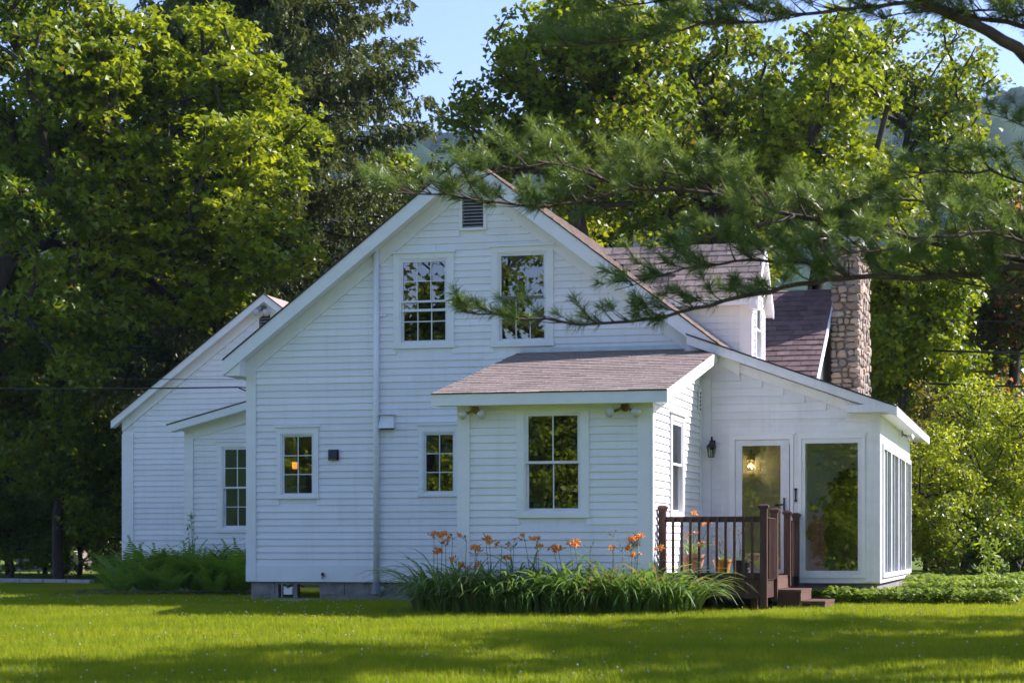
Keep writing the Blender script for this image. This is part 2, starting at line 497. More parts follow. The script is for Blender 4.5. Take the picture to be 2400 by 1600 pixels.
def window(owner, F, u0, u1, v0, v1, cas=0.10, head=0.085, sill=0.07, up=(3, 2), lo=(3, 2), mid=None, single=False, name='window', jamb=0.022, cap=0.03, fr=0.034):
    """casing outer bounds u0..v1; double-hung sashes up and lo = (columns, rows)"""
    a0, a1, b0, b1 = u0 + cas, u1 - cas, v0 + sill, v1 - head
    mb = MB()
    t = 0.042
    fbox(F, u0, a0, b0, v1 - head, 0, t, mb); fbox(F, a1, u1, b0, v1 - head, 0, t, mb)
    fbox(F, u0 - .002, u1 + .002, v1 - head, v1, 0, t + .003, mb)
    fbox(F, u0 - .015, u1 + .015, v0, b0, 0, t + .006, mb)
    fbox(F, u0 - .03, u1 + .03, v1, v1 + cap, 0, t + .03, mb)
    w = mb.build(name, M['trim'], owner)
    jm = MB()
    for q in ((a0, a0 + jamb, b0, b1), (a1 - jamb, a1, b0, b1), (a0 + jamb, a1 - jamb, b0, b0 + jamb), (a0 + jamb, a1 - jamb, b1 - jamb, b1)):
        fbox(F, *q, -.10, t - .012, jm)
    jm.build('frame', M['trim'], w)
    a0 += jamb; a1 -= jamb; b0 += jamb; b1 -= jamb
    if single:
        glazing(w, F, a0, a1, b0, b1, up[0], up[1], -.03, fr, .014)
    else:
        m_ = mid if mid is not None else (b0 + b1) / 2
        glazing(w, F, a0, a1, m_ - .02, b1, up[0], up[1], -.015, fr, .015, sname='upper_sash')
        glazing(w, F, a0, a1, b0, m_ + .02, lo[0], lo[1], -.055, fr, .015, sname='lower_sash')
    return w
def hole_of(u0, u1, v0, v1, cas=0.10, head=0.085, sill=0.07):
    return (u0 + cas, u1 - cas, v0 + sill, v1 - head, min(cas, head, sill) - .005)

# ---- roof helpers -------------------------------------------------------------
SHING = []            # (priority, owner, list of 8 corners)
def shingles(owner, P0, du, dv, lu, lv, expo, tab, prio, thick=0.009, clip=None, jitter=0.01, stuffname='shingle_courses'):
    """courses of tabs on a plane: P0 lower-left, du along the eave, dv up the slope (unit vectors)"""
    P0, du, dv = Vector(P0), Vector(du), Vector(dv)
    n = du.cross(dv)
    if n.z < 0: n = -n
    rows = int(math.ceil(lv / expo))
    for j in range(rows):
        a, b = j * expo, min((j + 1) * expo + 0.012, lv)
        off = (0.5 * (j % 2) + random.uniform(-.08, .08)) * tab
        u = -off
        while u < lu:
            p, q = max(u, 0) + .004, min(u + tab, lu) - .004
            u += tab
            if q - p < 0.03: continue
            if clip:
                r = clip(p, q, a, b)
                if r is None: continue
                p, q = r
            h1 = thick * random.uniform(.9, 1.6)
            aa = a - random.uniform(0, jitter)
            c = [P0 + du * s + dv * t + n * h for s, t, h in ((p, aa, 0.0005), (q, aa, 0.0005), (q, b, 0.0005), (p, b, 0.0005), (p, aa, h1), (q, aa, h1), (q, b, .002), (p, b, .002))]
            SHING.append((prio, owner, c, stuffname))
def slab(owner, name, A, B, off, thick, mat='trim'):
    """sloping slab: edge A-B swept by off, thick downwards"""
    A, B, off = Vector(A), Vector(B), Vector(off)
    d = Vector((0, 0, -thick))
    return MB().hexa([A + d, B + d, B + off + d, A + off + d, A, B, B + off, A + off]).build(name, M[mat], owner)

# ---- main block ---------------------------------------------------------------
XL, XR, YB = -4.42, 2.96, 9.0
PX, PZ, TP = -0.66, 6.86, 0.769               # ridge and pitch of the main roof
zroof = lambda x: PZ - TP * abs(x - PX)
FM = ('front', 0.0)
def span_main(v):
    h = (PZ - 0.27 - v) / TP
    return (PX - h, PX + h)
WUL, WUR = (-1.93, -0.935, 3.90, 5.40), (-0.325, 0.670, 3.89, 5.45)
WS1, WS2 = (-3.90, -3.19, 1.535, 2.68), (-1.52, -0.84, 1.555, 2.68)
VENT = (-0.80, -0.455, 5.77, 6.24)
fw = wall(house, 'front_wall', FM, XL, XR, 0.217, PZ - 0.32,
          [hole_of(*WUL), hole_of(*WUR), hole_of(*WS1, .07, .10, .04), hole_of(*WS2, .07, .10, .04), (*VENT, .05), (0.5, 2.9, 0.217, 2.9, 0)],
          lambda v: span_main(v), start=0.47, b0=XL + 0.16, b1=XR, scale=1.0)
def span_boards(v):
    h = (PZ - 0.47 - v) / TP
    return (PX - h, PX + h)
BOARDS[:] = [(L, w, F, max(a, span_boards((c + d) / 2)[0] - .05), min(b, span_boards((c + d) / 2)[1] + .05), c, d, o, m_) for L, w, F, a, b, c, d, o, m_ in BOARDS if min(b, span_boards((c + d) / 2)[1]) - max(a, span_boards((c + d) / 2)[0]) > .05]
piece(house, 'corner_board', FM, XL, XL + 0.165, 0.218, 3.72, 0, 0.042)
piece(house, 'skirt_board', FM, XL - .01, XR, 0.205, 0.468, 0, 0.030)
# other walls of the block, plain sheets behind
for nm, F, u0, u1, top in (('left_wall', ('left', XL), 0.001, YB, 3.70), ('right_wall', ('right', XR), 0.001, YB, 3.75)):
    fbox(F, u0, u1, 0.2, top, -.12, 0).build(nm, M['white'], house)
MB().prism([(XL, YB, .2), (XR, YB, .2), (XR, YB, 3.7), (PX, YB, PZ - .3), (XL, YB, 3.6)], (0, .12, 0)).build('back_wall', M['white'], house)
# inside: floors and partitions, dark rooms behind the glass
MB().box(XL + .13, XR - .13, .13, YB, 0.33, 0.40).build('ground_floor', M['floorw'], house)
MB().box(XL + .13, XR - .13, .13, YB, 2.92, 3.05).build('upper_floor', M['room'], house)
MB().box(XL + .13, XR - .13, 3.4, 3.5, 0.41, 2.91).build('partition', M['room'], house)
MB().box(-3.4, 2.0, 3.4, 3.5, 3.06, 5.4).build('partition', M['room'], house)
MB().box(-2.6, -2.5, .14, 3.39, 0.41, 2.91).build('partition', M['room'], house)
# roof slopes
ov, ybk = 0.35, YB + .35
LE, RE = -4.70, 3.62
for nm, xe in (('left_roof', LE), ('right_roof', RE)):
    s = slab(house, nm, (PX, -ov + .03, PZ - .012), (xe, -ov + .03, zroof(xe) - .012), (0, ybk + ov, 0), 0.10, 'trim')
    if nm == 'left_roof': left_roof = s
    else: right_roof = s
# bargeboards (fascia), soffit and frieze on the front gable
for xe, nm in ((LE, 'left'), (RE, 'right')):
    for name, y0, dep, t0, t1 in (('bargeboard', -ov, .03, -.006, -.25), ('soffit', -ov + .032, .30, -.20, -.225)):
        MB().prism([(PX, y0, PZ + t0), (xe, y0, zroof(xe) + t0), (xe, y0, zroof(xe) + t1), (PX, y0, PZ + t1)], (0, dep, 0)).build(name, M['trim'], house)
    xe2 = XL if xe < 0 else 2.8
    MB().prism([(PX, -.036, PZ - .226), (xe2, -.036, zroof(xe2) - .226), (xe2, -.036, zroof(xe2) - .47), (PX, -.036, PZ - .47)], (0, .035, 0)).build('frieze_board', M['trim'], house)
    # dark shingle edge over the bargeboard
    MB().prism([(PX, -ov - .02, PZ + .018), (xe, -ov - .02, zroof(xe) + .018), (xe, -ov - .02, zroof(xe) - .004), (PX, -ov - .02, PZ - .004)], (0, .05, 0)).build('roof_edge', M['shedge'], house)
# eave end on the left: closes the boxed overhang
MB().prism([(LE, -ov + .03, zroof(LE) - .015), (LE, -ov + .03, zroof(LE) - .25), (XL, -ov + .03, zroof(LE) - .25), (XL, -ov + .03, zroof(XL) - .12)], (0, ybk, 0)).build('eave_box', M['trim'], house)
n_ = math.sqrt(1 + TP * TP)
shingles(right_roof, (RE, -ov - .01, zroof(RE) + .012), (0, 1, 0), (-1 / n_, 0, TP / n_), ybk + ov, (RE - PX) * n_, .14, .30, 99)
shingles(left_roof, (LE, ybk, zroof(LE) + .012), (0, -1, 0), (1 / n_, 0, TP / n_), ybk + ov, (PX - LE) * n_, .14, .30, 99)
# windows of the gable
window(house, FM, *WUL, up=(3, 2), lo=(3, 2))
window(house, FM, *WUR, up=(1, 1), lo=(3, 2))
window(house, FM, *WS1, .07, .10, .04, up=(2, 3), single=True, fr=.028)
window(house, FM, *WS2, .07, .10, .04, up=(2, 3), single=True, fr=.028)
# storm sash of the left upper window: a half-lowered lower bar and screen bar
for w_, zz in ((WUL, 4.50), (WUR, 4.66)):
    piece(house, 'storm_rail', FM, w_[0] + .125, w_[1] - .125, zz - .02, zz + .02, .0, .02, 'vinyl')
# louvre in the peak
v = fbox(FM, VENT[0] - .05, VENT[0], VENT[2] - .04, VENT[3] + .05, 0, .04)
fbox(FM, VENT[1], VENT[1] + .05, VENT[2] - .04, VENT[3] + .05, 0, .04, v)
fbox(FM, VENT[0], VENT[1], VENT[3], VENT[3] + .05, 0, .04, v)
fbox(FM, VENT[0], VENT[1], VENT[2] - .04, VENT[2], 0, .05, v)
v = v.build('gable_vent', M['trim'], house)
piece(v, 'vent_backing', FM, VENT[0], VENT[1], VENT[2], VENT[3], -.12, -.10, 'dark')
for k in range(9):
    z = VENT[2] + .01 + k * (VENT[3] - VENT[2]) / 9
    MB().hexa([fpt(FM, *q) for q in ((VENT[0], z, .02), (VENT[1], z, .02), (VENT[1], z + .035, -.05), (VENT[0], z + .035, -.05), (VENT[0], z + .008, .02), (VENT[1], z + .008, .02), (VENT[1], z + .043, -.05), (VENT[0], z + .043, -.05))]).build('slat', M['louver'], v)
# downpipe (vent stack) up the wall
dp = MB().tube([(-2.205, -.075, .20), (-2.205, -.075, 5.50)], .048, 12)
dp = dp.build('downpipe', M['trim'], house, True)
MB().tube([(-2.205, -.075, .14), (-2.205, -.075, .22)], .06, 12).tube([(-2.205, -.075, .02), (-2.205, -.075, .14)], .075, 12).tube([(-2.205, -.07, .08), (-2.08, -.05, .10)], .045, 10).build('pipe_trap', M['meter'], dp)
MB().box(-2.30, -2.05, -.05, -.034, 4.42, 4.45).build('pipe_strap', M['trim'], dp)
# foundation of concrete blocks, basement window
BW = (-3.94, -3.15, -0.085, 0.195)
fd = MB().box(XL + .06, BW[0], .05, .25, -.4, .205).box(BW[1], XR, .05, .25, -.4, .205).box(BW[0], BW[1], .05, .25, -.4, BW[2] - .0).build('foundation', M['mortar'], house)
for j in range(3):
    z0 = -.395 + j * .2
    x = XL + .055 - (j % 2) * .2
    while x < XR:
        a, b = max(x, XL + .055), min(x + .39, XR)
        x += .4
        if z0 + .19 > BW[2] - .005:
            if BW[0] - .02 < (a + b) / 2 < BW[1] + .02: continue
            if a < BW[0] < b: b = BW[0]
            if a < BW[1] < b: a = BW[1]
        if b - a < .05 or a > 0.6: continue
        MB().box(a, b, .036 + random.uniform(-.004, .004), .06, z0, z0 + .19).build('block', M['block'], fd)
bw = MB()
for q in ((BW[0], BW[0] + .04, BW[2], BW[3]), (BW[1] - .04, BW[1], BW[2], BW[3]), (BW[0] + .04, BW[1] - .04, BW[2], BW[2] + .03), (BW[0] + .04, BW[1] - .04, BW[3] - .03, BW[3]), (BW[0] + .30, BW[0] + .36, BW[2] + .03, BW[3] - .03), (BW[0] + .09, BW[0] + .115, BW[2] + .03, BW[3] - .03)):
    fbox(FM, *q, -.16, -.04, bw)
bw = bw.build('basement_window', M['block'], house)
piece(bw, 'pane', FM, BW[0] + .36, BW[1] - .04, BW[2] + .03, BW[3] - .03, -.12, -.115, 'glass')
piece(bw, 'pane', FM, BW[0] + .115, BW[0] + .30, BW[2] + .03, BW[3] - .03, -.12, -.115, 'glass')
MB().add([(-3.80, -.12 + .14, .0), (-3.66, .02, .0), (-3.66, .02, .13), (-3.74, .02, .09), (-3.80, .02, .14)], [(0, 1, 2, 3, 4)]).prism([(-3.80, .08, .0), (-3.66, .08, .0), (-3.66, .08, .13), (-3.74, .08, .09), (-3.80, .08, .14)], (0, .01, 0)).build('torn_paper', M['trim'], bw)

for nm, own, q in (('front_room_foundation', house, (.42, 2.97, -4.34, -.02)), ('sunroom_foundation', house, (3.05, 5.66, -.22, 6.85)), ('lean_to_foundation', house, (-7.36, -4.5, 4.56, 7.4)), ('annex_foundation', annex, (-10.0, -4.55, 7.56, 13.9)), ('rear_foundation', house, (-4.3, 2.9, .26, 8.95))):
    MB().box(*q, -.45, .24).build(nm, M['block'], own)
# ---- front room that sticks out under a low roof --------------------------------
BX0, BX1, BY = 0.366, 3.02, -4.40
FB, FBR = ('front', BY), ('right', BX1)
ztop = lambda y: 3.79 + (3.79 - 2.82) / 4.75 * y
WB = (1.195, 2.185, 1.155, 2.66)
wall(house, 'front_room_wall', FB, BX0, BX1, 0.21, 2.70, [hole_of(*WB)], start=0.37, b0=BX0 + .17, b1=BX1 - .17, expo=0.1005, scale=1.15)
WBS = (-3.06, -1.95, 1.16, 2.62)
wall(house, 'front_room_side_wall', FBR, BY + .12, -0.3, 0.21, 3.40, [hole_of(*WBS)], lambda v: (BY + .12 if v < 2.66 else max(BY + .12, (v + .16 - 3.79) / .2042), -.3), start=0.37, b0=BY + .09, b1=-.46, expo=0.1005, scale=.9)
fbox(('left', BX0), BY + .12, 0, .21, 2.72, -.12, 0).build('front_room_left_wall', M['white'], house)
MB().prism([(BX0, BY + .13, 2.70), (BX0, 0, 2.70), (BX0, 0, 3.56), (BX0, BY + .13, 2.74)], (.12, 0, 0)).build('front_room_left_wall', M['white'], house)
for u0, u1 in ((BX0, BX0 + .172), (BX1 - .172, BX1)):
    piece(house, 'corner_board', FB, u0, u1, .212, 2.70, 0, .042)
piece(house, 'corner_board', FBR, BY - .034, BY + .085, .212, 2.70, .001, .034)
piece(house, 'corner_board', FBR, -.47, -.335, .212, 3.2, .001, .032)
piece(house, 'skirt_board', FB, BX0 + .172, BX1 - .172, .20, .365, 0, .030)
piece(house, 'frieze_board', FB, BX0 + .172, BX1 - .172, 2.60, 2.70, 0, .030)
window(house, FB, *WB, up=(2, 1), lo=(2, 1), mid=1.90)
window(house, FBR, *WBS, up=(1, 1), lo=(1, 1), mid=1.93)
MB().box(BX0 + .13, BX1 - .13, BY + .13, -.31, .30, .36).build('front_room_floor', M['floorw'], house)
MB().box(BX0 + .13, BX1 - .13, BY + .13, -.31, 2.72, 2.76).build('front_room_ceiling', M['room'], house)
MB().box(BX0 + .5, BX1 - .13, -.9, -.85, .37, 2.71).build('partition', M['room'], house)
# its roof
RX0, RX1, RY = 0.09, 3.30, BY - .35
frs = MB().prism([(RX0 + .03, RY + .03, ztop(RY) - .012), (RX0 + .03, 0, ztop(0) - .012), (RX0 + .03, 0, ztop(0) - .10), (RX0 + .03, RY + .03, ztop(RY) - .10)], (RX1 - RX0 - .06, 0, 0)).build('front_room_roof', M['shedge'], house)
sl = (3.79 - 2.82) / 4.75
n2 = math.sqrt(1 + sl * sl)
shingles(frs, (RX0, RY - .02, ztop(RY) - .004), (1, 0, 0), (0, 1 / n2, sl / n2), RX1 - RX0, 4.75 * n2, .205, .30, 5)
MB().box(RX0, RX1, RY - .012, RY + .04, ztop(RY) - .012, ztop(RY) - .005).build('drip_edge', M['shedge'], frs)
MB().box(RX0, RX1, RY, RY + .03, ztop(RY) - .165, ztop(RY) - .013).build('fascia', M['trim'], frs)
for x, nm in ((RX0, 'bargeboard'), (RX1 - .03, 'bargeboard')):
    MB().prism([(x, RY + .031, ztop(RY) - .013), (x, -.32 if x > 1 else 0, ztop(-.32 if x > 1 else 0) - .013), (x, -.32 if x > 1 else 0, ztop(-.32 if x > 1 else 0) - .165), (x, RY + .031, ztop(RY) - .165)], (.03, 0, 0)).build(nm, M['trim'], frs)
MB().box(RX0 + .031, RX1 - .031, RY + .031, BY - .035, ztop(RY) - .16, ztop(RY) - .14).build('soffit', M['trim'], frs)
MB().prism([(BX1 + .001, BY - .034, ztop(BY) - .14), (BX1 + .001, -.33, ztop(-.33) - .14), (BX1 + .001, -.33, ztop(-.33) - .16), (BX1 + .001, BY - .034, ztop(BY) - .16)], (RX1 - BX1 - .032, 0, 0)).build('soffit', M['trim'], frs)
MB().box(RX0 + .05, XR, -.03, -.026, ztop(0) + .0, ztop(0) + .07).build('flashing', M['metal'], frs)
# little louvre high on the side wall
lv = piece(house, 'side_vent', FBR, -.66, -.50, 2.78, 3.12, .025, .045, 'trim')
for k in range(5):
    piece(lv, 'slot', FBR, -.63, -.53, 2.81 + k * .06, 2.845 + k * .06, .0455, .0475, 'dark')

# ---- sunroom on the right ---------------------------------------------------------
SX0, SX1, SY0, SY1 = 3.02, 5.71, -0.30, 6.9
FS, FSR = ('front', SY0), ('right', SX1)
zs = lambda x: 3.952 - .3635 * (x - 2.867)
DR = (3.46, 4.43, 0.33, 2.43)                # door casing
SW = (4.50, 5.49, 0.30, 2.43)                # big front window casing
wall(house, 'sunroom_front_wall', FS, SX0 - .25, SX1, 0.225, 3.75, [(3.55, 4.37, .33, 2.375, 0), (SW[0] + .075, SW[1] - .075, SW[2] + .08, SW[3] - .09, 0), (3.30, 5.75, .2, 2.52, 0.0)] if False else
     [(3.55, 4.37, .33, 2.375, .12), (SW[0] + .075, SW[1] - .075, SW[2] + .08, SW[3] - .09, .1), (SX0 - .3, SX0, .2, 3.30, 0)],
     lambda v: (SX0 - .25, min(SX1, 2.867 + (3.952 - .10 - v) / .3635)), start=0.36, b0=SX0 + .17, b1=5.2, expo=0.1165, mat='worn', scale=1.05)
BOARDS[:] = [b for b in BOARDS if not (b[2] == FS and (b[6] < 2.66 and b[3] > 3.36))]
BOARDS[:] = [(L, w, F, a, min(b, 2.867 + (3.952 - .36 - (c + d) / 2) / .3635 + .05), c, d, o, m_) if F == FS else (L, w, F, a, b, c, d, o, m_) for L, w, F, a, b, c, d, o, m_ in BOARDS]
BOARDS[:] = [b for b in BOARDS if b[4] - b[3] > .06]
piece(house, 'corner_board', FS, SX0 + .001, SX0 + .165, .23, 3.3, 0, .03, 'worn')
# plain panels round door and window
for u0, u1, v0, v1 in ((3.34, 3.46, .24, 2.62), (3.46, SX1, 2.44, 2.62), (4.432, 4.498, .33, 2.44), (5.49, SX1, .24, 2.44), (3.46, 5.49, .226, .298), (5.2, SX1, 2.621, 2.84)):
    piece(house, 'trim_panel', FS, u0, u1, v0, v1, 0.0, .022, 'worn')
MB().prism([(2.80, SY0 - .035, zs(2.80) - .16), (SX1, SY0 - .035, zs(SX1) - .16), (SX1, SY0 - .035, zs(SX1) - .30), (2.80, SY0 - .035, zs(2.80) - .30)], (0, .033, 0)).build('frieze_board', M['worn'], house)
# roof: slopes to the right, only its edge shows from below
SE = 5.95
srs = MB().prism([(2.87, SY0 - .29, zs(2.87) - .012), (SE, SY0 - .29, zs(SE) - .012), (SE, SY0 - .29, zs(SE) - .10), (2.87, SY0 - .29, zs(2.87) - .10)], (0, 8.6, 0)).build('sunroom_roof', M['worn'], house)
n3 = math.sqrt(1 + .3635 ** 2)
shingles(srs, (SE + .02, SY0 - .32, zs(SE + .02) + .0), (0, 1, 0), (-1 / n3, 0, .3635 / n3), 8.6, (SE - 2.87) * n3, .14, .3, 99)
MB().prism([(2.85, SY0 - .33, zs(2.85) + .012), (SE + .02, SY0 - .33, zs(SE + .02) + .012), (SE + .02, SY0 - .33, zs(SE + .02) - .01), (2.85, SY0 - .33, zs(2.85) - .01)], (0, .03, 0)).build('roof_edge', M['shedge'], srs)
MB().prism([(2.86, SY0 - .31, zs(2.86) - .012), (SE, SY0 - .31, zs(SE) - .012), (SE, SY0 - .31, zs(SE) - .13), (2.86, SY0 - .31, zs(2.86) - .15)], (0, .03, 0)).build('bargeboard', M['worn'], srs)
MB().prism([(2.87, SY0 - .279, zs(2.87) - .13), (SE, SY0 - .279, zs(SE) - .12), (SE, SY0 - .279, zs(SE) - .14), (2.87, SY0 - .279, zs(2.87) - .15)], (0, .245, 0)).build('soffit', M['trim'], srs)
MB().box(5.25, SE - .001, SY0 - .325, SY0 - .04, 2.745, 2.865 - .01).build('eave_return', M['worn'], srs)
MB().box(SE - .002, SE + .028, SY0 - .324, 8.25, zs(SE) - .145, zs(SE) - .015).build('fascia', M['trim'], srs)
MB().box(SX1 + .001, SE - .004, SY0 - .03, 8.2, 2.72, 2.74).build('soffit', M['trim'], srs)
# right-hand side: sill wall, posts and four tall sliding windows
fbox(FSR, SY0 + .12, SY1, .225, .30, -.12, 0).build('sunroom_side_sill', M['trim'], house)
fbox(FSR, SY0 + .12, SY1, 2.32, 2.80, -.12, 0).build('sunroom_side_header', M['trim'], house)
piece(house, 'corner_post', FSR, SY0 + .001, 0.06, .30, 2.32, -.14, .002)
piece(house, 'corner_post', FSR, 6.70, SY1, .30, 2.32, -.12, .002)
for k, (a, b) in enumerate(((.06, 1.72), (1.72, 3.38), (3.38, 5.04), (5.04, 6.70))):
    mb = MB()
    for q in ((a, a + .09, .30, 2.32), (b - .09, b, .30, 2.32), (a + .09, b - .09, .30, .37), (a + .09, b - .09, 2.24, 2.32)):
        fbox(FSR, *q, -.05, .03, mb)
    w = mb.build('side_window', M['vinyl'], house)
    m_ = (a + b) / 2
    piece(w, 'mullion', FSR, m_ - .03, m_ + .03, .37, 2.24, -.03, .02, 'vinyl')
    piece(w, 'pane', FSR, a + .09, m_ - .03, .37, 2.24, -.012, -.006, 'screen' if k in (0, 3) else 'clear')
    piece(w, 'pane', FSR, m_ + .03, b - .09, .37, 2.24, -.022, -.016, 'clear')
# back wall with an opening onto the garden, inner walls, floor
wall(house, 'sunroom_back_wall', ('back', SY1), SX0, SX1, .22, 3.0, [(4.25, 5.5, .45, 2.1, 0)], expo=.3, back=.12)
BOARDS[:] = [b for b in BOARDS if b[2] != ('back', SY1)]
bwf = MB()
for q in ((4.25, 4.32, .45, 2.1), (5.43, 5.5, .45, 2.1), (4.32, 5.43, .45, .52), (4.32, 5.43, 2.03, 2.1), (4.55, 4.67, .52, 2.03)):
    fbox(('back', SY1), *q, -.10, .02, bwf)
bwf = bwf.build('garden_window', M['vinyl'], house)
piece(bwf, 'pane', ('back', SY1), 4.32, 4.55, .52, 2.03, -.05, -.045, 'clear'); piece(bwf, 'pane', ('back', SY1), 4.67, 5.43, .52, 2.03, -.05, -.045, 'clear')
MB().box(SX0 + .01, SX1 - .13, SY0 + .13, SY1 - .13, .26, .33).build('sunroom_floor', M['floorw'], house)
MB().box(SX0 + .01, SX1 - .13, SY0 + .13, SY1 - .13, 2.50, 2.54).build('sunroom_ceiling', M['roomy'], house)
MB().box(SX0 + .01, 4.33, 1.6, 1.7, .331, 2.499).build('inner_wall', M['roomy'], house)
MB().box(4.331, 4.41, 1.52, 1.7, .331, 2.499).build('inner_post', M['trim'], house)
# glazed door
dm = MB()
for q in ((DR[0], 3.55, DR[2], 2.375), (4.37, DR[1], DR[2], 2.375), (DR[0], DR[1], 2.375, DR[3] + .02), (DR[0] - .03, DR[1] + .03, DR[3] + .021, DR[3] + .05)):
    fbox(FS, *q, 0, .042, dm)
door = dm.build('storm_door', M['trim'], house)
dl = MB()
for q in ((3.555, 3.655, .34, 2.37), (4.235, 4.365, .34, 2.37), (3.655, 4.235, .34, .43), (3.655, 4.235, 2.285, 2.37)):
    fbox(FS, *q, -.03, .015, dl)
dl.build('door_leaf', M['vinyl'], door)
piece(door, 'pane', FS, 3.655, 4.235, .43, 2.285, -.012, -.006, 'big')
MB().box(4.28, 4.30, SY0 - .05, SY0 - .016, 1.30, 1.50).tube([(4.29, SY0 - .05, 1.40), (4.16, SY0 - .09, 1.39)], .012, 8).build('door_handle', M['black'], door)
MB().box(4.372, 4.378, SY0 - .05, SY0 - .043, .4, 2.3).build('weather_strip', M['black'], door)
MB().box(4.455, 4.475, SY0 - .045, SY0 - .023, 1.46, 1.62).box(4.445, 4.485, SY0 - .055, SY0 - .023, 1.44, 1.47).box(4.445, 4.485, SY0 - .055, SY0 - .023, 1.61, 1.64).build('pull_handle', M['black'], house)
# big fixed window
sw = MB()
for q in ((SW[0], SW[0] + .05, SW[2], SW[3]), (SW[1] - .05, SW[1], SW[2], SW[3]), (SW[0] + .05, SW[1] - .05, SW[2], SW[2] + .05), (SW[0] + .05, SW[1] - .05, SW[3] - .05, SW[3]), (SW[0] - .02, SW[1] + .02, SW[3], SW[3] + .03)):
    fbox(FS, *q, 0, .045, sw)
sw = sw.build('picture_window', M['trim'], house)
si = MB()
for q in ((SW[0] + .051, SW[0] + .105, SW[2] + .051, SW[3] - .051), (SW[1] - .105, SW[1] - .051, SW[2] + .051, SW[3] - .051), (SW[0] + .105, SW[1] - .105, SW[2] + .051, SW[2] + .11), (SW[0] + .105, SW[1] - .105, SW[3] - .12, SW[3] - .051)):
    fbox(FS, *q, -.05, .03, si)
si.build('frame', M['vinyl'], sw)
piece(sw, 'pane', FS, SW[0] + .105, SW[1] - .105, SW[2] + .11, SW[3] - .12, -.02, -.014, 'big')

# ---- dormer on the right slope -----------------------------------------------------
DY0, DY1, DX, DZE, DZR = 3.2, 4.9, 3.30, 5.13, 5.93
DYM = (DY0 + DY1) / 2
xsl = lambda z: PX + (PZ - z) / TP            # right slope at height z
FD = ('front', DY0)
wall(house, 'dormer_cheek', FD, 1.2, DX - .12, 3.6, DZE, (), lambda v: (xsl(v) - .05, DX - .12), b1=DX - .17, start=3.75, expo=.112, scale=.9)
MB().prism([(DX, DY1, zroof(DX) - .1), (DX, DY1, DZE), (xsl(DZE) - .1, DY1, DZE)], (0, -.1, 0)).build('dormer_far_cheek', M['white'], house)
piece(house, 'corner_board', FD, DX - .18, DX, zroof(DX) - .05, DZE, 0, .03)
FDR = ('right', DX)
wd = (DY0 + .42, DY1 - .42, zroof(DX) + .06, DZE - .04)
dw = wall(house, 'dormer_front', FDR, DY0, DY1, zroof(DX) - .1, DZR - .16, [(wd[0] + .1, wd[1] - .1, wd[2] + .1, wd[3] - .1, .1)], lambda v: (DY0, DY1) if v < DZE else (DYM - (DZR - .13 - v) / .941, DYM + (DZR - .13 - v) / .941), b0=DY0 + .13, b1=DY1 - .13, expo=.112, scale=.7)
piece(house, 'corner_board', FDR, DY0 - .03, DY0 + .12, zroof(DX) - .05, DZE, .001, .03)
piece(house, 'corner_board', FDR, DY1 - .12, DY1, zroof(DX) - .05, DZE, .001, .03)
window(house, FDR, *wd, cas=.1, head=.1, sill=.1, up=(1, 1), lo=(1, 1))
pd = (DZR - DZE) / (DY1 - DY0) * 2
yo = DY0 - .22
ze = DZR - pd * (DYM - yo)
xe_ = DX + .13
for sgn, nm in ((-1, 'dormer_near_roof'), (1, 'dormer_far_roof')):
    ye = DYM + sgn * (DYM - yo)
    s = MB().hexa([(xsl(DZR) - .1, DYM, DZR - .08), (xe_, DYM, DZR - .08), (xe_, ye, ze - .08), (xsl(ze) - .1, ye, ze - .08), (xsl(DZR) - .1, DYM, DZR), (xe_, DYM, DZR), (xe_, ye, ze), (xsl(ze) - .1, ye, ze)]).build(nm, M['trim'], house)
    MB().add([(xsl(DZR) - .1, DYM, DZR + .0015), (xe_, DYM, DZR + .0015), (xe_, ye, ze + .0015), (xsl(ze) - .1, ye, ze + .0015)], [(0, 1, 2, 3)]).build('underlay', M['shedge'], s)
    nn = math.sqrt(1 + pd * pd)
    lv_ = (DYM - yo) * nn
    def cl(p, q, a, b, sgn=sgn, lv_=lv_, nn=nn):
        z = ze + pd * ((a + b) / 2) / nn
        p = max(p, xsl(z) - xsl(DZR) + .02)
        return None if q - p < .05 else (p, q)
    if sgn < 0:
        shingles(s, (xsl(DZR), ye - .015, ze + .004), (1, 0, 0), (0, 1 / nn, pd / nn), xe_ + .02 - xsl(DZR), lv_, .17, .30, 3, clip=cl)
    # rake trim at the front end
    MB().prism([(xe_ + .002, DYM, DZR - .006), (xe_ + .002, ye, ze - .006), (xe_ + .002, ye, ze - .15), (xe_ + .002, DYM, DZR - .15)], (.025, 0, 0)).build('bargeboard', M['trim'], s)
    MB().box(xsl(ze) + .2, xe_, ye - .02 if sgn < 0 else ye, ye if sgn < 0 else ye + .02, ze - .13, ze - .01).build('fascia', M['trim'], s)
    if sgn < 0:
        MB().box(DX + .01, xe_ + .03, ye - .03, DY0 + .12, ze - .20, ze - .131).build('eave_return', M['trim'], s)
        MB().box(xsl(ze), DX, ye, DY0 - .031, ze - .125, ze - .105).build('soffit', M['trim'], s)
# ridge caps of the dormer
k = 0
x = xsl(DZR) + .0
while x < xe_ + .02:
    MB().hexa([(x, DYM - .13, DZR - .095), (x + .26, DYM - .13, DZR - .100), (x + .26, DYM, DZR + .020), (x, DYM, DZR + .028), (x, DYM - .13, DZR - .080), (x + .26, DYM - .13, DZR - .09), (x + .26, DYM, DZR + .034), (x, DYM, DZR + .044)]).hexa([(x, DYM, DZR + .02), (x + .26, DYM, DZR + .02), (x + .26, DYM + .13, DZR - .10), (x, DYM + .13, DZR - .095), (x, DYM, DZR + .044), (x + .26, DYM, DZR + .034), (x + .26, DYM + .13, DZR - .085), (x, DYM + .13, DZR - .08)]).build('ridge_cap', M['shingle'], house)
    x += .25
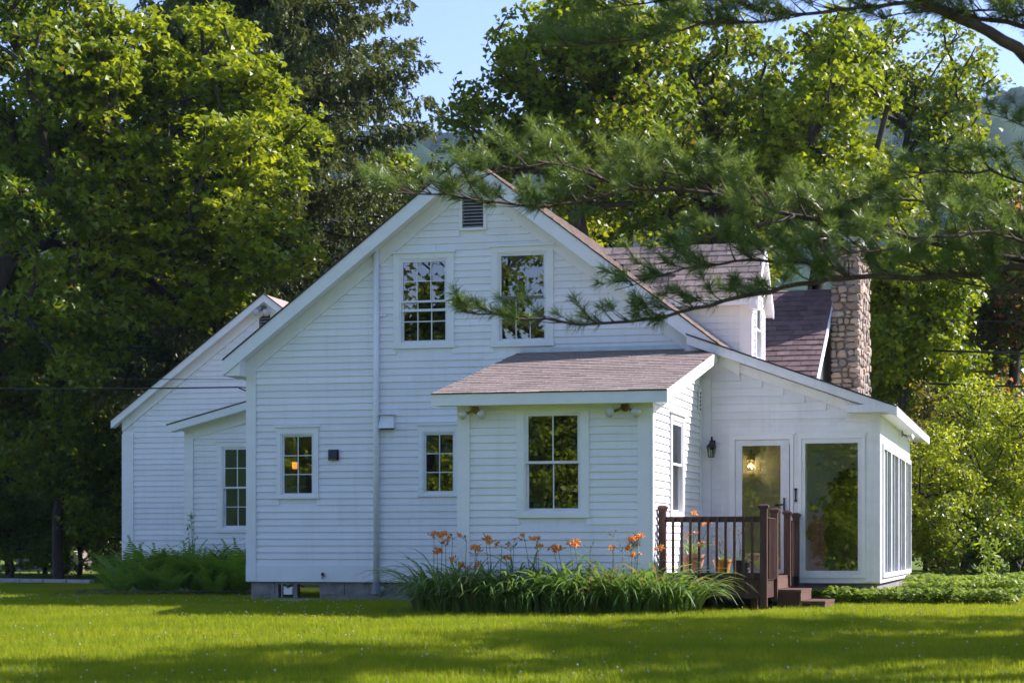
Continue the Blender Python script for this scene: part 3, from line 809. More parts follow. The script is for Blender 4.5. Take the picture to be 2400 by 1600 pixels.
# stepped flashing where the cheek meets the slope
MB().prism([(xsl(3.75), DY0 - .04, 3.78), (xsl(5.1), DY0 - .04, 5.13), (xsl(5.1), DY0 - .04, 5.17), (xsl(3.75), DY0 - .04, 3.82)], (0, .006, 0)).build('flashing', M['metal'], house)

# ---- rear wing and stone chimney -----------------------------------------------------
WX, WPI = 4.23, .588
zw = lambda y: 3.757 + WPI * (y - 5)
WYR = 8.2
MB().prism([(WX - .12, 4.75, 3.3), (WX - .12, SY1 + .15, 3.3), (WX - .12, SY1 + .15, .2), (WX - .12, 11.6, .2), (WX - .12, 11.6, zw(4.8)), (WX - .12, WYR, zw(WYR) - .12), (WX - .12, 4.75, zw(4.75) - .10)], (-.12, 0, 0)).build('wing_gable_wall', M['white'], house)
wr = MB().hexa([(-.5, 4.4, zw(4.4) - .10), (WX - .03, 4.4, zw(4.4) - .10), (WX - .03, WYR, zw(WYR) - .10), (-.5, WYR, zw(WYR) - .10), (-.5, 4.4, zw(4.4)), (WX - .03, 4.4, zw(4.4)), (WX - .03, WYR, zw(WYR)), (-.5, WYR, zw(WYR))]).build('wing_roof', M['shingle_shaded'], house)
MB().hexa([(-.5, WYR, zw(WYR) - .10), (WX - .03, WYR, zw(WYR) - .10), (WX - .03, 12, zw(4.4) - .10), (-.5, 12, zw(4.4) - .10), (-.5, WYR, zw(WYR)), (WX - .03, WYR, zw(WYR)), (WX - .03, 12, zw(4.4)), (-.5, 12, zw(4.4))]).build('wing_rear_roof', M['shingle'], house)
n4 = math.sqrt(1 + WPI ** 2)
XV = 1.9
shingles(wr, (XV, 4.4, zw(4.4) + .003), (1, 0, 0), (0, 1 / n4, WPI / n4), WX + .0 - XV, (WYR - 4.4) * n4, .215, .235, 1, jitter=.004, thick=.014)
MB().prism([(WX - .002, 4.4, zw(4.4) + .02), (WX - .002, WYR, zw(WYR) + .02), (WX - .002, WYR, zw(WYR) - .11), (WX - .002, 4.4, zw(4.4) - .11)], (.03, 0, 0)).build('bargeboard', M['trim'], wr)
# valley flashing
def valley(y): return (xsl(zw(y)), y, zw(y))
a, b = Vector(valley(4.4)), Vector(valley(6.2))
MB().hexa([a + Vector((-.14, 0, .13)), a + Vector((.16, 0, .016)), b + Vector((.16, 0, .016)), b + Vector((-.14, 0, .13)), a + Vector((-.14, 0, .135)), a + Vector((.16, 0, .020)), b + Vector((.16, 0, .020)), b + Vector((-.14, 0, .135))]).build('valley_flashing', M['metal'], wr)
CX0, CX1, CY0, CY1, CZ = 4.262, 4.765, 7.0, 9.5, 6.35
ch = MB().box(CX0 + .03, CX1 - .045, CY0 + .045, CY1 - .03, -.4, CZ).build('chimney', M['mortar'], house)
def stone(F, u0, u1, v0, v1, dep):
    """a rounded irregular stone bedded in the face"""
    g = .002
    n = random.choice((6, 7, 8))
    cu, cv = (u0 + u1) / 2, (v0 + v1) / 2
    hu, hv = (u1 - u0) / 2 - g, (v1 - v0) / 2 - g
    out = []
    a0 = random.uniform(0, 6.28)
    for k in range(n):
        a_ = a0 + 2 * math.pi * k / n + random.uniform(-.2, .2)
        c_, s_ = math.cos(a_), math.sin(a_)
        m_ = max(abs(c_), abs(s_)) ** .72
        j = random.uniform(.93, 1.10)
        out.append((cu + hu * c_ / m_ * j, cv + hv * s_ / m_ * j))
    mb = MB()
    rings = []
    for sc, w in ((1, -.02), (.98, dep * .45), (.80, dep * .92), (.4, dep)):
        rings.append([fpt(F, cu + (p - cu) * sc, cv + (q - cv) * sc, w * random.uniform(.92, 1.05)) for p, q in out])
    vv = [p for r_ in rings for p in r_]
    ff = [(i * n + k, i * n + (k + 1) % n, (i + 1) * n + (k + 1) % n, (i + 1) * n + k) for i in range(3) for k in range(n)] + [tuple(3 * n + k for k in range(n))]
    mb.add(vv, ff)
    o = mb.build('stone', M['stone'], ch, False)
    return o
def split(u0, u1, v0, v1, big, out):
    w, h = u1 - u0, v1 - v0
    if max(w / 1.5, h) < big * random.uniform(.75, 1.5):
        out.append((u0, u1, v0, v1)); return
    t = random.uniform(.36, .64)
    if w / 1.5 > h:
        split(u0, u0 + w * t, v0, v1, big, out); split(u0 + w * t, u1, v0, v1, big, out)
    else:
        split(u0, u1, v0, v0 + h * t, big, out); split(u0, u1, v0 + h * t, v1, big, out)
for F, u0, u1, big in ((('front', CY0 + .045), CX0, CX1 + .02, .155), (('right', CX1 - .045), CY0 - .02, CY1, .21)):
    z = 3.2
    while z < CZ - .05:
        rs_ = []
        z2 = min(CZ - .01, z + random.uniform(.5, .8))
        split(u0, u1, z, z2, big, rs_)
        for q in rs_: stone(F, *q, random.uniform(.045, .095))
        z = z2
MB().box(CX0 - .03, CX1 + .05, CY0 - .03, CY1 + .03, CZ, CZ + .09).build('chimney_cap', M['slate'], ch)

# ---- lean-to between the house and the annex -----------------------------------------
FL = ('front', 4.5)
zl = lambda x: 3.043 + .258 * (x + 7.60)
LW = (-6.775, -5.75, 1.03, 2.70)
wall(house, 'lean_to_wall', FL, -7.42, -4.42, .22, 3.6, [hole_of(*LW)], lambda v: (max(-7.42, -7.6 + (v + .10 - 3.043) / .258), -4.42), start=.5, b0=-7.26, expo=.108, scale=.6)
BOARDS[:] = [b for b in BOARDS if not (b[2] == FL and b[6] > zl(b[3] + .35) - .22)]
MB().prism([(-7.62, 4.21, zl(-7.62) - .02), (-4.43, 4.21, zl(-4.43) - .02), (-4.43, 4.21, zl(-4.43) - .10), (-7.62, 4.21, zl(-7.62) - .10)], (0, 3.28, 0)).build('lean_to_roof', M['shingle'], house)
MB().prism([(-7.66, 4.17, zl(-7.66) + .0), (-4.43, 4.17, zl(-4.43) + .0), (-4.43, 4.17, zl(-4.43) - .022), (-7.66, 4.17, zl(-7.66) - .022)], (0, .04, 0)).build('roof_edge', M['shedge'], house)
MB().prism([(-7.62, 4.18, zl(-7.62) - .023), (-4.43, 4.18, zl(-4.43) - .023), (-4.43, 4.18, zl(-4.43) - .16), (-7.62, 4.18, zl(-7.62) - .16)], (0, .028, 0)).build('bargeboard', M['trim'], house)
MB().prism([(-7.62, 4.21, zl(-7.62) - .13), (-4.43, 4.21, zl(-4.43) - .13), (-4.43, 4.21, zl(-4.43) - .15), (-7.62, 4.21, zl(-7.62) - .15)], (0, .28, 0)).build('soffit', M['trim'], house)
MB().prism([(-7.42, 4.467, zl(-7.42) - .15), (-4.43, 4.467, zl(-4.43) - .15), (-4.43, 4.467, zl(-4.43) - .36), (-7.42, 4.467, zl(-7.42) - .36)], (0, .032, 0)).build('frieze_board', M['trim'], house)
piece(house, 'corner_board', FL, -7.422, -7.25, .22, 2.90, 0, .042)
fbox(('left', -7.42), 4.51, 7.5, .22, 2.9, -.1, 0).build('lean_to_side_wall', M['white'], house)
window(house, FL, *LW, up=(3, 2), lo=(3, 2), mid=1.86)
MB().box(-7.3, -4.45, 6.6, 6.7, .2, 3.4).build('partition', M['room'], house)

# ---- rear annex ---------------------------------------------------------------------
AX0, AX1, AY, APX, APZ, ATP = -10.07, -4.47, 7.5, -6.95, 5.776, .75
FA = ('front', AY)
za = lambda x: APZ - ATP * abs(x - APX)
AV = (-7.11, -6.87, 5.06, 5.40)
wall(annex, 'front_wall', FA, AX0, AX1, .25, APZ - .25, [(*AV, .04)], lambda v: (APX - (APZ - .16 - v) / ATP, APX + (APZ - .16 - v) / ATP), b0=AX0 + .24, expo=.1095, mat='white')
BOARDS[:] = [(L, w, F, max(a, APX - (APZ - .33 - (c + d) / 2) / ATP), min(b, APX + (APZ - .33 - (c + d) / 2) / ATP), c, d, o, m_) if F == FA else (L, w, F, a, b, c, d, o, m_) for L, w, F, a, b, c, d, o, m_ in BOARDS]
BOARDS[:] = [b for b in BOARDS if b[4] - b[3] > .06]
piece(annex, 'corner_board', FA, AX0, AX0 + .25, .25, 3.05, 0, .042)
fbox(('left', AX0), AY + .12, 14, .25, 3.2, -.1, 0).build('left_wall', M['white'], annex)
fbox(('right', AX1), AY + .12, 14, .25, 3.6, -.1, 0).build('right_wall', M['white'], annex)
for xe, nm in ((AX0 - .17, 'left_roof'), (AX1 - .0, 'right_roof')):
    s = slab(annex, nm, (APX, AY - .17, APZ), (xe, AY - .17, za(xe)), (0, 7, 0), .1, 'shingle')
    MB().prism([(APX, AY - .20, APZ - .0), (xe, AY - .20, za(xe) - .0), (xe, AY - .20, za(xe) - .15), (APX, AY - .20, APZ - .15)], (0, .03, 0)).build('bargeboard', M['trim'], annex)
    MB().prism([(APX, AY - .22, APZ + .022), (xe, AY - .22, za(xe) + .022), (xe, AY - .22, za(xe)), (APX, AY - .22, APZ)], (0, .05, 0)).build('roof_edge', M['shedge'], annex)
    x2 = max(xe, AX0)
    MB().prism([(APX, AY - .165, APZ - .10), (xe, AY - .165, za(xe) - .10), (xe, AY - .165, za(xe) - .14), (APX, AY - .165, APZ - .14)], (0, .163, 0)).build('soffit', M['trim'], annex)
    MB().prism([(APX, AY - .036, APZ - .142), (x2, AY - .036, za(x2) - .142), (x2, AY - .036, za(x2) - .34), (APX, AY - .036, APZ - .34)], (0, .034, 0)).build('frieze_board', M['trim'], annex)
av = fbox(FA, AV[0] - .04, AV[0], AV[2] - .04, AV[3] + .04, 0, .035)
fbox(FA, AV[1], AV[1] + .04, AV[2] - .04, AV[3] + .04, 0, .035, av); fbox(FA, AV[0], AV[1], AV[3], AV[3] + .04, 0, .035, av); fbox(FA, AV[0], AV[1], AV[2] - .04, AV[2], 0, .035, av)
av = av.build('gable_vent', M['trim'], annex)
piece(av, 'vent_backing', FA, AV[0], AV[1], AV[2], AV[3], -.12, -.1, 'dark')
for k in range(6):
    z = AV[2] + .01 + k * .056
    MB().hexa([fpt(FA, *q) for q in ((AV[0], z, .02), (AV[1], z, .02), (AV[1], z + .03, -.04), (AV[0], z + .03, -.04), (AV[0], z + .008, .02), (AV[1], z + .008, .02), (AV[1], z + .038, -.04), (AV[0], z + .038, -.04))]).build('slat', M['louver'], av)

# ---- now hang the boards and lay the shingles: the largest singly, the rest joined -----
for own in (house, annex):
    mine = sorted([b for b in BOARDS if b[7] is own], key=lambda b: -b[0])
    long_ = []
    for b in mine:                            # long runs are made of two boards, butted
        if b[4] - b[3] > 2.3 and random.random() < .75:
            m_ = b[3] + (b[4] - b[3]) * random.uniform(.25, .75)
            long_ += [(m_ - b[3], *b[1:4], m_ - .0015, *b[5:]), (b[4] - m_, *b[1:3], m_ + .0015, *b[4:])]
        else:
            long_.append(b)
    mine = sorted(long_, key=lambda b: -b[0])
    for b in mine[:300]:
        board_shape(b[2], b[3], b[4], b[5], b[6]).build('clapboard', M[b[8]], b[1])
    rest = {}
    for b in mine[300:]:
        board_shape(b[2], b[3], b[4], b[5], b[6], rest.setdefault(b[1].name, (MB(), b[1], b[8]))[0])
    for mb, w, m_ in rest.values():
        tag(mb.build('short_clapboards', M[m_], w), kind='stuff')
SHING.sort(key=lambda s: s[0])
single = [s for s in SHING if s[0] < 50]
for s in single[:300]:
    MB().hexa(s[2]).build('shingle', M['shingle_shaded' if s[0] == 1 else 'shingle'], s[1])
rest = {}
for s in single[300:] + [s for s in SHING if s[0] >= 50]:
    rest.setdefault(s[1].name, (MB(), s[1], s[3]))[0].hexa(s[2])
for mb, o, nm in rest.values():
    tag(mb.build(nm, M['shingle'], o), kind='stuff')

# ================================================================ deck, lamps, wires, pots
def ball(mb, c, r, n=10, squash=(1, 1, 1)):
    vv, ff = [], []
    for i in range(n // 2 + 1):
        a = math.pi * i / (n // 2)
        for k in range(n):
            b = 2 * math.pi * k / n
            vv.append((c[0] + r * math.sin(a) * math.cos(b) * squash[0], c[1] + r * math.sin(a) * math.sin(b) * squash[1], c[2] + r * math.cos(a) * squash[2]))
    for i in range(n // 2):
        for k in range(n):
            ff.append((i * n + k, i * n + (k + 1) % n, (i + 1) * n + (k + 1) % n, (i + 1) * n + k))
    return mb.add(vv, ff)

# ---- wooden landing with railings and steps
DKX0, DKX1, DKY0, DKY1, DKZ = 3.07, 4.46, -3.92, -0.36, 0.36
deck = empty('wooden_deck', (3.8, -2.1, gz(3.8, -2)), 'small brown wooden deck with railings and steps at the sunroom door', 'deck')
y = DKY0
while y < DKY1 - .02:
    MB().box(DKX0, DKX1 + .02, y, min(y + .138, DKY1), DKZ - .035, DKZ + random.uniform(-.002, .002)).build('deck_board', M['deckh'], deck)
    y += .144
MB().box(DKX0, DKX1, DKY0 - .04, DKY0 - .001, .08, DKZ - .036).build('rim_joist', M['deck'], deck)
MB().box(DKX1 - .04, DKX1 - .001, DKY0, DKY1, .08, DKZ - .036).build('rim_joist', M['deck'], deck)
MB().box(DKX0, DKX0 + .04, DKY0, DKY1, .08, DKZ - .036).build('rim_joist', M['deck'], deck)
def post(x, y, z0, z1, s=.048):
    p = MB().box(x - s, x + s, y - s, y + s, z0, z1).build('post', M['deck'], deck, bevel=.006)
    h = s + .022
    cp = MB().box(x - h, x + h, y - h, y + h, z1 + .001, z1 + .026)
    h2 = s + .008
    cp.box(x - h2, x + h2, y - h2, y + h2, z1 - .02, z1)
    cp.hexa([(x - h, y - h, z1 + .026), (x + h, y - h, z1 + .026), (x + h, y + h, z1 + .026), (x - h, y + h, z1 + .026), (x - .03, y - .03, z1 + .052), (x + .03, y - .03, z1 + .052), (x + .03, y + .03, z1 + .052), (x - .03, y + .03, z1 + .052)])
    cp.build('post_cap', M['deck'], p)
post(3.10, DKY0 - .05, gz(3, -4), 1.275); post(DKX1 - .0, DKY0 - .05, -.03, 1.285)
post(DKX1, -2.84, .02, 1.255); post(DKX1 + .01, -1.42, .20, 1.24); post(DKX1 + .02, -.42, .20, 1.22)
for x in (3.2, 4.3):
    for y in (-3.7, -2.1, -.6):
        MB().box(x - .045, x + .045, y - .045, y + .045, gz(x, y) - .2, .08).build('support', M['deck'], deck)
def railing(A, B, n, zt=1.17, zb=.42, drop=0.0):
    A, B = Vector(A), Vector(B)
    d = (B - A).normalized(); nn = Vector((-d.y, d.x, 0))
    for z, h, nm in ((zt, .075, 'top_rail'), (zb, .06, 'bottom_rail')):
        c = []
        for zz in (z - h, z):
            c += [A - nn * .02 + Vector((0, 0, zz)), B - nn * .02 + Vector((0, 0, zz - drop)), B + nn * .02 + Vector((0, 0, zz - drop)), A + nn * .02 + Vector((0, 0, zz))]
        MB().hexa(c).build(nm, M['deck'], deck)
    side = -1 if d.x > .5 else -1
    for i in range(n):
        t = (i + .85) / (n + .7)
        p = A + (B - A) * t + nn * (-.037)
        w = .0165
        zz = zt - drop * t
        c = []
        for z in (zb - .085, zz - .012):
            c += [p - d * w - nn * w + Vector((0, 0, z)), p + d * w - nn * w + Vector((0, 0, z)), p + d * w + nn * w + Vector((0, 0, z)), p - d * w + nn * w + Vector((0, 0, z))]
        MB().hexa(c).build('baluster', M['deck'], deck)
railing((3.148, DKY0 - .05, 0), (DKX1 - .048, DKY0 - .05, 0), 10)
railing((DKX1, DKY0, 0), (DKX1, -2.89, 0), 7, 1.16)
railing((DKX1 + .01, -1.37, 0), (DKX1 + .02, -.47, 0), 6, 1.15)
for x1, z1, nm in ((4.83, .175, 'upper'), (5.16, .02, 'lower')):
    x0 = DKX1 + .03 if nm == 'upper' else 4.835
    for k in range(2):
        w = (x1 - x0) / 2
        MB().box(x0 + k * w, x0 + (k + 1) * w - .006, -2.80, -1.46, z1 - .035, z1).build('tread', M['deckh'], deck)
    MB().box(x1 - .035, x1 - .012, -2.79, -1.47, z1 - .155, z1 - .036).build('riser', M['deckh'], deck)
    MB().box(x0, x1 - .036, -2.79, -2.755, gz(5, -2) - .05, z1 - .036).build('stringer', M['deck'], deck)
MB().box(DKX1 + .003, DKX1 + .025, -2.79, -1.47, .18, DKZ - .036).build('riser', M['deckh'], deck)
tag(MB().box(3.62, 4.32, -.80, -.42, DKZ + .003, DKZ + .015).build('doormat', M['doormat']), 'mustard yellow doormat in front of the sunroom door', 'doormat')
mp = MB().add([(0, 0, 0)], [])
tag(MB().prism([(3.98, DKY0 - .045, .245), (4.07, DKY0 - .045, .235), (4.055, DKY0 - .045, .275), (4.03, DKY0 - .045, .31), (4.00, DKY0 - .045, .29)], (0, -.012, 0)).build('fallen_leaf', M['mustard']), 'yellow fallen leaf caught on the deck rim below the railing', 'leaf')

# ---- lamps
def wall_lantern(x, y, z, label, lit=False, s=1.0, body='black'):
    e = empty('wall_lantern', (x, y, z), label, 'lantern')
    MB().box(x - .045 * s, x + .045 * s, y - .018, y, z + .12 * s, z + .26 * s).build('back_plate', M[body], e)
    MB().tube([(x, y - .01, z + .22 * s), (x, y - .06 * s, z + .31 * s), (x, y - .11 * s, z + .30 * s), (x, y - .12 * s, z + .24 * s)], .011 * s, 8).build('arm', M[body], e, True)
    cy = y - .12 * s
    MB().lathe(x, cy, [(.012 * s, z + .25 * s), (.03 * s, z + .22 * s), (.075 * s, z + .17 * s), (.078 * s, z + .155 * s)], 8).build('roof', M[body], e)
    fr = MB().lathe(x, cy, [(.045 * s, z), (.050 * s, z + .012 * s)], 8)
    for k in range(6):
        a = k * math.pi / 3 + .4
        fr.tube([(x + .046 * s * math.cos(a), cy + .046 * s * math.sin(a), z + .01), (x + .068 * s * math.cos(a), cy + .068 * s * math.sin(a), z + .16 * s)], .005 * s, 4)
    fr.build('cage', M[body], e)
    g = MB()
    vv = [(x + rr * s * math.cos(k * math.pi / 3 + .4), cy + rr * s * math.sin(k * math.pi / 3 + .4), z + zz * s) for rr, zz in ((.042, .012), (.064, .155)) for k in range(6)]
    g.add(vv, [(k, (k + 1) % 6, 6 + (k + 1) % 6, 6 + k) for k in range(6)]).build('glass', M['clear'], e)
    if lit:
        ball(MB(), (x, cy, z + .075 * s), .024 * s, 10).build('bulb', M['bulb'], e, True)
        L = bpy.data.lights.new('lantern_light', 'POINT'); L.energy = 2.5; L.color = (1, .72, .38); L.shadow_soft_size = .03
        lo = bpy.data.objects.new('lantern_light', L); COL.objects.link(lo); lo.parent = e; lo.location = (0, -.12 * s - .05, .0 + .075 * s)
    return e
wall_lantern(3.21, -.325, 2.11, 'black wall lantern beside the sunroom door')
wall_lantern(on_y(1762, 1090, 1.6).x, 1.595, 1.98, 'lit brass lantern seen through the glass of the sunroom door', True, 1.05, 'brass')
def floodlight(pos, F, label, s=1.0, base='brass', spread=.105):
    x, y, z = pos
    e = empty('floodlight', pos, label, 'floodlight', 'twin floodlights on the walls')
    P = lambda u, v, w: Vector(fpt(F, u, v, w))
    u = y if F[0] == 'right' else x
    MB().tube([P(u, z, .03), P(u, z, .055)], .055 * s, 12).build('base_plate', M[base], e, True)
    for sg in (-1, 1):
        a, b, c = P(u + sg * .02, z - .01, .055), P(u + sg * .05 * s, z - .03, .10), P(u + sg * spread * s, z - .06 * s, .14)
        h = MB().tube([a, b, c], [.016, .018, .026], 8).build('lamp_holder', M[base], e, True)
        t = (P(u + sg * spread * 1.35 * s, z - .085 * s, .23) - c).normalized()
        prof = [(0, .026), (.02, .03), (.05, .058 * s), (.085, .062 * s)]
        MB().tube([c + t * q for q, _ in prof], [r_ for _, r_ in prof], 14).build('lamp', M['lens'], e, True)
    return e
floodlight((.62, BY, 2.615), FB, 'twin floodlight under the left end of the front room eave', base='terra')
floodlight((2.68, BY, 2.62), FB, 'twin floodlight under the right end of the front room eave', 1.1, base='brass', spread=.13)
floodlight((SX1, 4.0, 2.66), FSR, 'small twin floodlight under the sunroom side eave', .9, base='meter')
floodlight((-7.0, AY, 5.50), FA, 'silver twin floodlight above the annex gable vent', 1.15, base='meter', spread=.07)
# table lamp glowing in the small left window
tl = empty('table_lamp', (-3.80, .62, 1.62), 'lit amber lamp glowing behind the small left window', 'lamp')
MB().lathe(-3.83, .62, [(.040, 2.04), (.044, 2.15)], 14).build('shade', M['shade'], tl, True)
MB().lathe(-3.83, .62, [(.05, 1.78), (.02, 1.80), (.02, 2.00), (.01, 2.01)], 12).build('stand', M['brass'], tl, True)
tag(MB().box(-4.2, -3.2, .45, .85, .41, .45).box(-4.2, -3.2, .45, .85, 1.72, 1.775).box(-4.18, -4.12, .5, .8, .45, 1.72).box(-3.28, -3.22, .5, .8, .45, 1.72).build('side_table', M['floorw']), 'wooden table carrying the amber lamp inside the small left window', 'table')

# ---- things fixed to the front wall
vh = empty('vent_hood', (-2.03, 0, 2.62), 'white dryer vent hood beside the downpipe', 'vent hood')
MB().hexa([(-2.155, -.026, 2.655), (-1.90, -.026, 2.655), (-1.90, -.14, 2.64), (-2.155, -.14, 2.64), (-2.135, -.026, 2.85), (-1.92, -.026, 2.85), (-1.92, -.07, 2.845), (-2.135, -.07, 2.845)]).build('hood', M['vinyl'], vh)
MB().box(-2.165, -1.89, -.12, -.026, 2.851, 2.866).build('hood_cap', M['vinyl'], vh)
MB().box(-2.13, -1.925, -.12, -.03, 2.625, 2.652).build('vent_flap', M['dark'], vh)
bv = empty('louvred_vent', (-2.93, 0, 2.14), 'small square black vent right of the lit window', 'vent')
MB().box(-3.015, -2.845, -.06, -.026, 2.145, 2.315).build('body', M['black'], bv)
MB().hexa([(-3.0, -.061, 2.165), (-2.86, -.061, 2.165), (-2.86, -.10, 2.175), (-3.0, -.10, 2.175), (-3.0, -.061, 2.30), (-2.86, -.061, 2.30), (-2.86, -.075, 2.30), (-3.0, -.075, 2.30)]).build('flap', M['black'], bv)
MB().box(-2.99, -2.87, -.085, -.062, 2.150, 2.163).build('grille', M['brass'], bv)
fc = empty('garden_tap', (-3.10, 0, .30), 'dark garden tap on the skirt board above the basement window', 'tap')
MB().tube([(-3.10, -.03, .30), (-3.10, -.09, .29), (-3.10, -.10, .26)], .014, 8).build('spout', M['meter'], fc, True)
MB().tube([(-3.10, -.075, .325), (-3.10, -.085, .33)], .030, 10).build('handle', M['black'], fc, True)
tag(MB().box(2.74, 2.87, BY - .075, BY - .031, .78, .87).build('outlet_box', M['meter'], bevel=.004), 'small grey outlet box low on the front room wall', 'outlet')
tag(MB().box(-3.95, -3.30, -.62, -.16, gz(-3.6, -.4) - .02, gz(-3.6, -.4) + .028).build('stone_slab', M['slate'], bevel=.012), 'flat pale stone slab on the grass under the basement window', 'slab')

# ---- cables
def cable(name, label, pts, r, sag=0.0, n=24, group=None):
    A = [Vector(p) for p in pts]
    path = []
    for a, b in zip(A, A[1:]):
        L = (b - a).length
        for i in range(n):
            t = i / n
            path.append(a.lerp(b, t) - Vector((0, 0, 4 * sag * t * (1 - t))))
    path.append(A[-1])
    return tag(MB().tube(path, r, 6).build(name, M['rubber'], None, True), label, 'cable', group)
hook = Vector((XL - .02, 1.2, 3.42))
far = on_y(-700, 893, 6)
cable('service_cable', 'black service cable running from the left edge to the house corner', [far, hook + Vector((-.7, .2, .04)), hook], .012, .08)
cable('service_cable', 'thin second cable above the service cable at left', [far + Vector((0, 0, .12)), hook + Vector((0, 0, .14))], .006, .02)
cable('drip_loop', 'looped black cable hanging from the house corner over the lean-to roof', [hook + Vector((-.7, .2, .04)), hook + Vector((-.38, .5, .05)), hook + Vector((-.28, .9, -.25)), hook + Vector((-.20, 1.1, -.62)), hook + Vector((-.02, 1.2, -.66))], .009, .01, 8)
cable('drip_loop', 'thin grey-black loop hanging beside the larger cable loop', [hook, hook + Vector((-.22, .5, -.15)), hook + Vector((-.26, .9, -.5)), hook + Vector((-.02, 1.15, -.75))], .007, .01, 8)
tag(MB().tube([hook + Vector((0, -.0, 0)), hook + Vector((.03, 0, 0))], .03, 8).tube([hook + Vector((-.05, 0, -.01)), hook], .02, 8).build('insulator', M['black']), 'black cable insulator on the house corner', 'insulator')
for py0, py1, lab in ((818, 828, 'upper utility line crossing the trees at right'), (897, 905, 'lower utility line crossing the trees at right'), (748, 752, 'thin top utility line crossing the trees at right')):
    cable('utility_line', lab, [on_y(1990, py0 - 8, 17), on_y(2700, py1 + 3, 6.5)], .022 if py0 > 760 else .01, .05, group='utility lines at right')

# ---- pots on the deck
def pot(x, y, r, h, mat, label, rim=True):
    z = DKZ + .004
    e = empty('flower_pot', (x, y, z), label, 'flower pot', 'flower pots on the deck')
    MB().lathe(x, y, [(r * .72, z), (r * .97, z + h * .84), (r * 1.06, z + h * .84), (r * 1.06, z + h), (r * .95, z + h), (r * .92, z + h * .9)], 18).build('pot', M[mat], e, False)
    MB().lathe(x, y, [(r * .9, z + h * .86), (r * .9, z + h * .90)], 14).build('soil', M['soil'], e)
    return e, z + h * .9
POTS = [pot(3.43, -3.45, .155, .30, 'terra', 'tan terracotta pot with a leafy lily on the deck'),
        pot(3.76, -3.0, .125, .23, 'mustard', 'mustard yellow pot behind the deck balusters'),
        pot(4.05, -3.2, .125, .22, 'potdark', 'dark pot with a single orange lily on the deck'),
        pot(4.28, -3.45, .10, .12, 'slate', 'low pale pot at the right end of the deck')]
# ---- shed and stone border far left, glimpsed through the trees
GBV = (on_y(150, 1300, 27).x, 27, -.1)
sh = empty("garden_shed", GBV, 'pale clapboard shed glimpsed under the trees at far left', 'shed')
sx = GBV[0]
w_ = MB().box(sx - 1.6, sx + .6, 27, 30, -.2, 2.3).build('wall', M['shedtan'], sh)
for k in range(22):
    fbox(('front', 27), sx - 1.6, sx + .6, k * .105 - .1, k * .115 + .008 - .1, 0, .02).build('board_edge', M['shedtan'], w_)
MB().prism([(sx - 1.9, 26.7, 2.25), (sx + .9, 26.7, 2.25), (sx + .9, 28.5, 3.4), (sx - 1.9, 28.5, 3.4)], (0, 0, .1)).build('roof', M['shingle'], sh)
MB().box(sx - .9, sx - .2, 26.97, 27.02, .9, 1.9).build('window', M['dark'], sh)
a, b = on_y(-260, 1358, 13), on_y(212, 1362, 11)
for k in range(9):
    p, q = a.lerp(b, k / 9), a.lerp(b, (k + .96) / 9)
    z = gz(p.x, p.y)
    tag(MB().hexa([(p.x, p.y, z - .1), (q.x, q.y, z - .1), (q.x, q.y + .25, z - .1), (p.x, p.y + .25, z - .1), (p.x, p.y, z + .09), (q.x, q.y, z + .09 + random.uniform(-.01, .01)), (q.x, q.y + .25, z + .09), (p.x, p.y + .25, z + .09)]).build('kerb_stone', M['slate'], bevel=.015), 'pale kerb stone edging the lawn at far left, %s from the right end' % ORD[8 - k], 'kerb stone', 'kerb stones at far left')

# ================================================================ trees
from mathutils import noise as mnoise
M['bark'] = surf('grey_bark', (0.075, 0.06, 0.045), (0.04, 0.032, 0.025), 0.9, 5, (3, 3, .6), 0.8, 25)
M['pinebark'] = surf('brown_pine_bark', (0.11, 0.07, 0.05), (0.05, 0.035, 0.028), 0.9, 10, (1, 1, 1), 0.8, 30)
M['leaf_maple'] = leafmat('maple_leaf', (0.085, 0.155, 0.007), (0.29, 0.36, 0.010), 0.38, (2.0, 1.7, .4), .45, .3)
M['leaf_dark'] = leafmat('dark_maple_leaf', (0.062, 0.125, 0.010), (0.135, 0.205, 0.012), 0.40, (2.0, 1.75, .5), .42, .32)
M['leaf_mid'] = leafmat('green_maple_leaf', (0.058, 0.12, 0.008), (0.20, 0.265, 0.011), 0.38, (2.0, 1.75, .5), .42, .32, alt=(0.16, 0.13, 0.02), altf=.05)
M['leaf_yel'] = leafmat('yellowing_leaf', (0.085, 0.11, 0.018), (0.17, 0.16, 0.022), 0.42, alt=(0.26, 0.19, 0.03), altf=.15)
M['leaf_red'] = leafmat('bronzed_leaf', (0.05, 0.085, 0.016), (0.12, 0.13, 0.022), 0.4, alt=(0.30, 0.13, 0.05), altf=.25)
M['leaf_shrub'] = leafmat('shrub_leaf', (0.13, 0.20, 0.012), (0.28, 0.33, 0.016), 0.45, (2.0, 1.8, .6))
M['needle_spruce'] = leafmat('spruce_needle', (0.050, 0.078, 0.020), (0.135, 0.16, 0.032), 0.26, (1.6, 1.5, .8), patch=.8)
M['needle_pine'] = leafmat('pine_needle', (0.070, 0.125, 0.028), (0.19, 0.255, 0.048), 0.36, (1.6, 1.6, .8), .35, .5, patch=1.2)

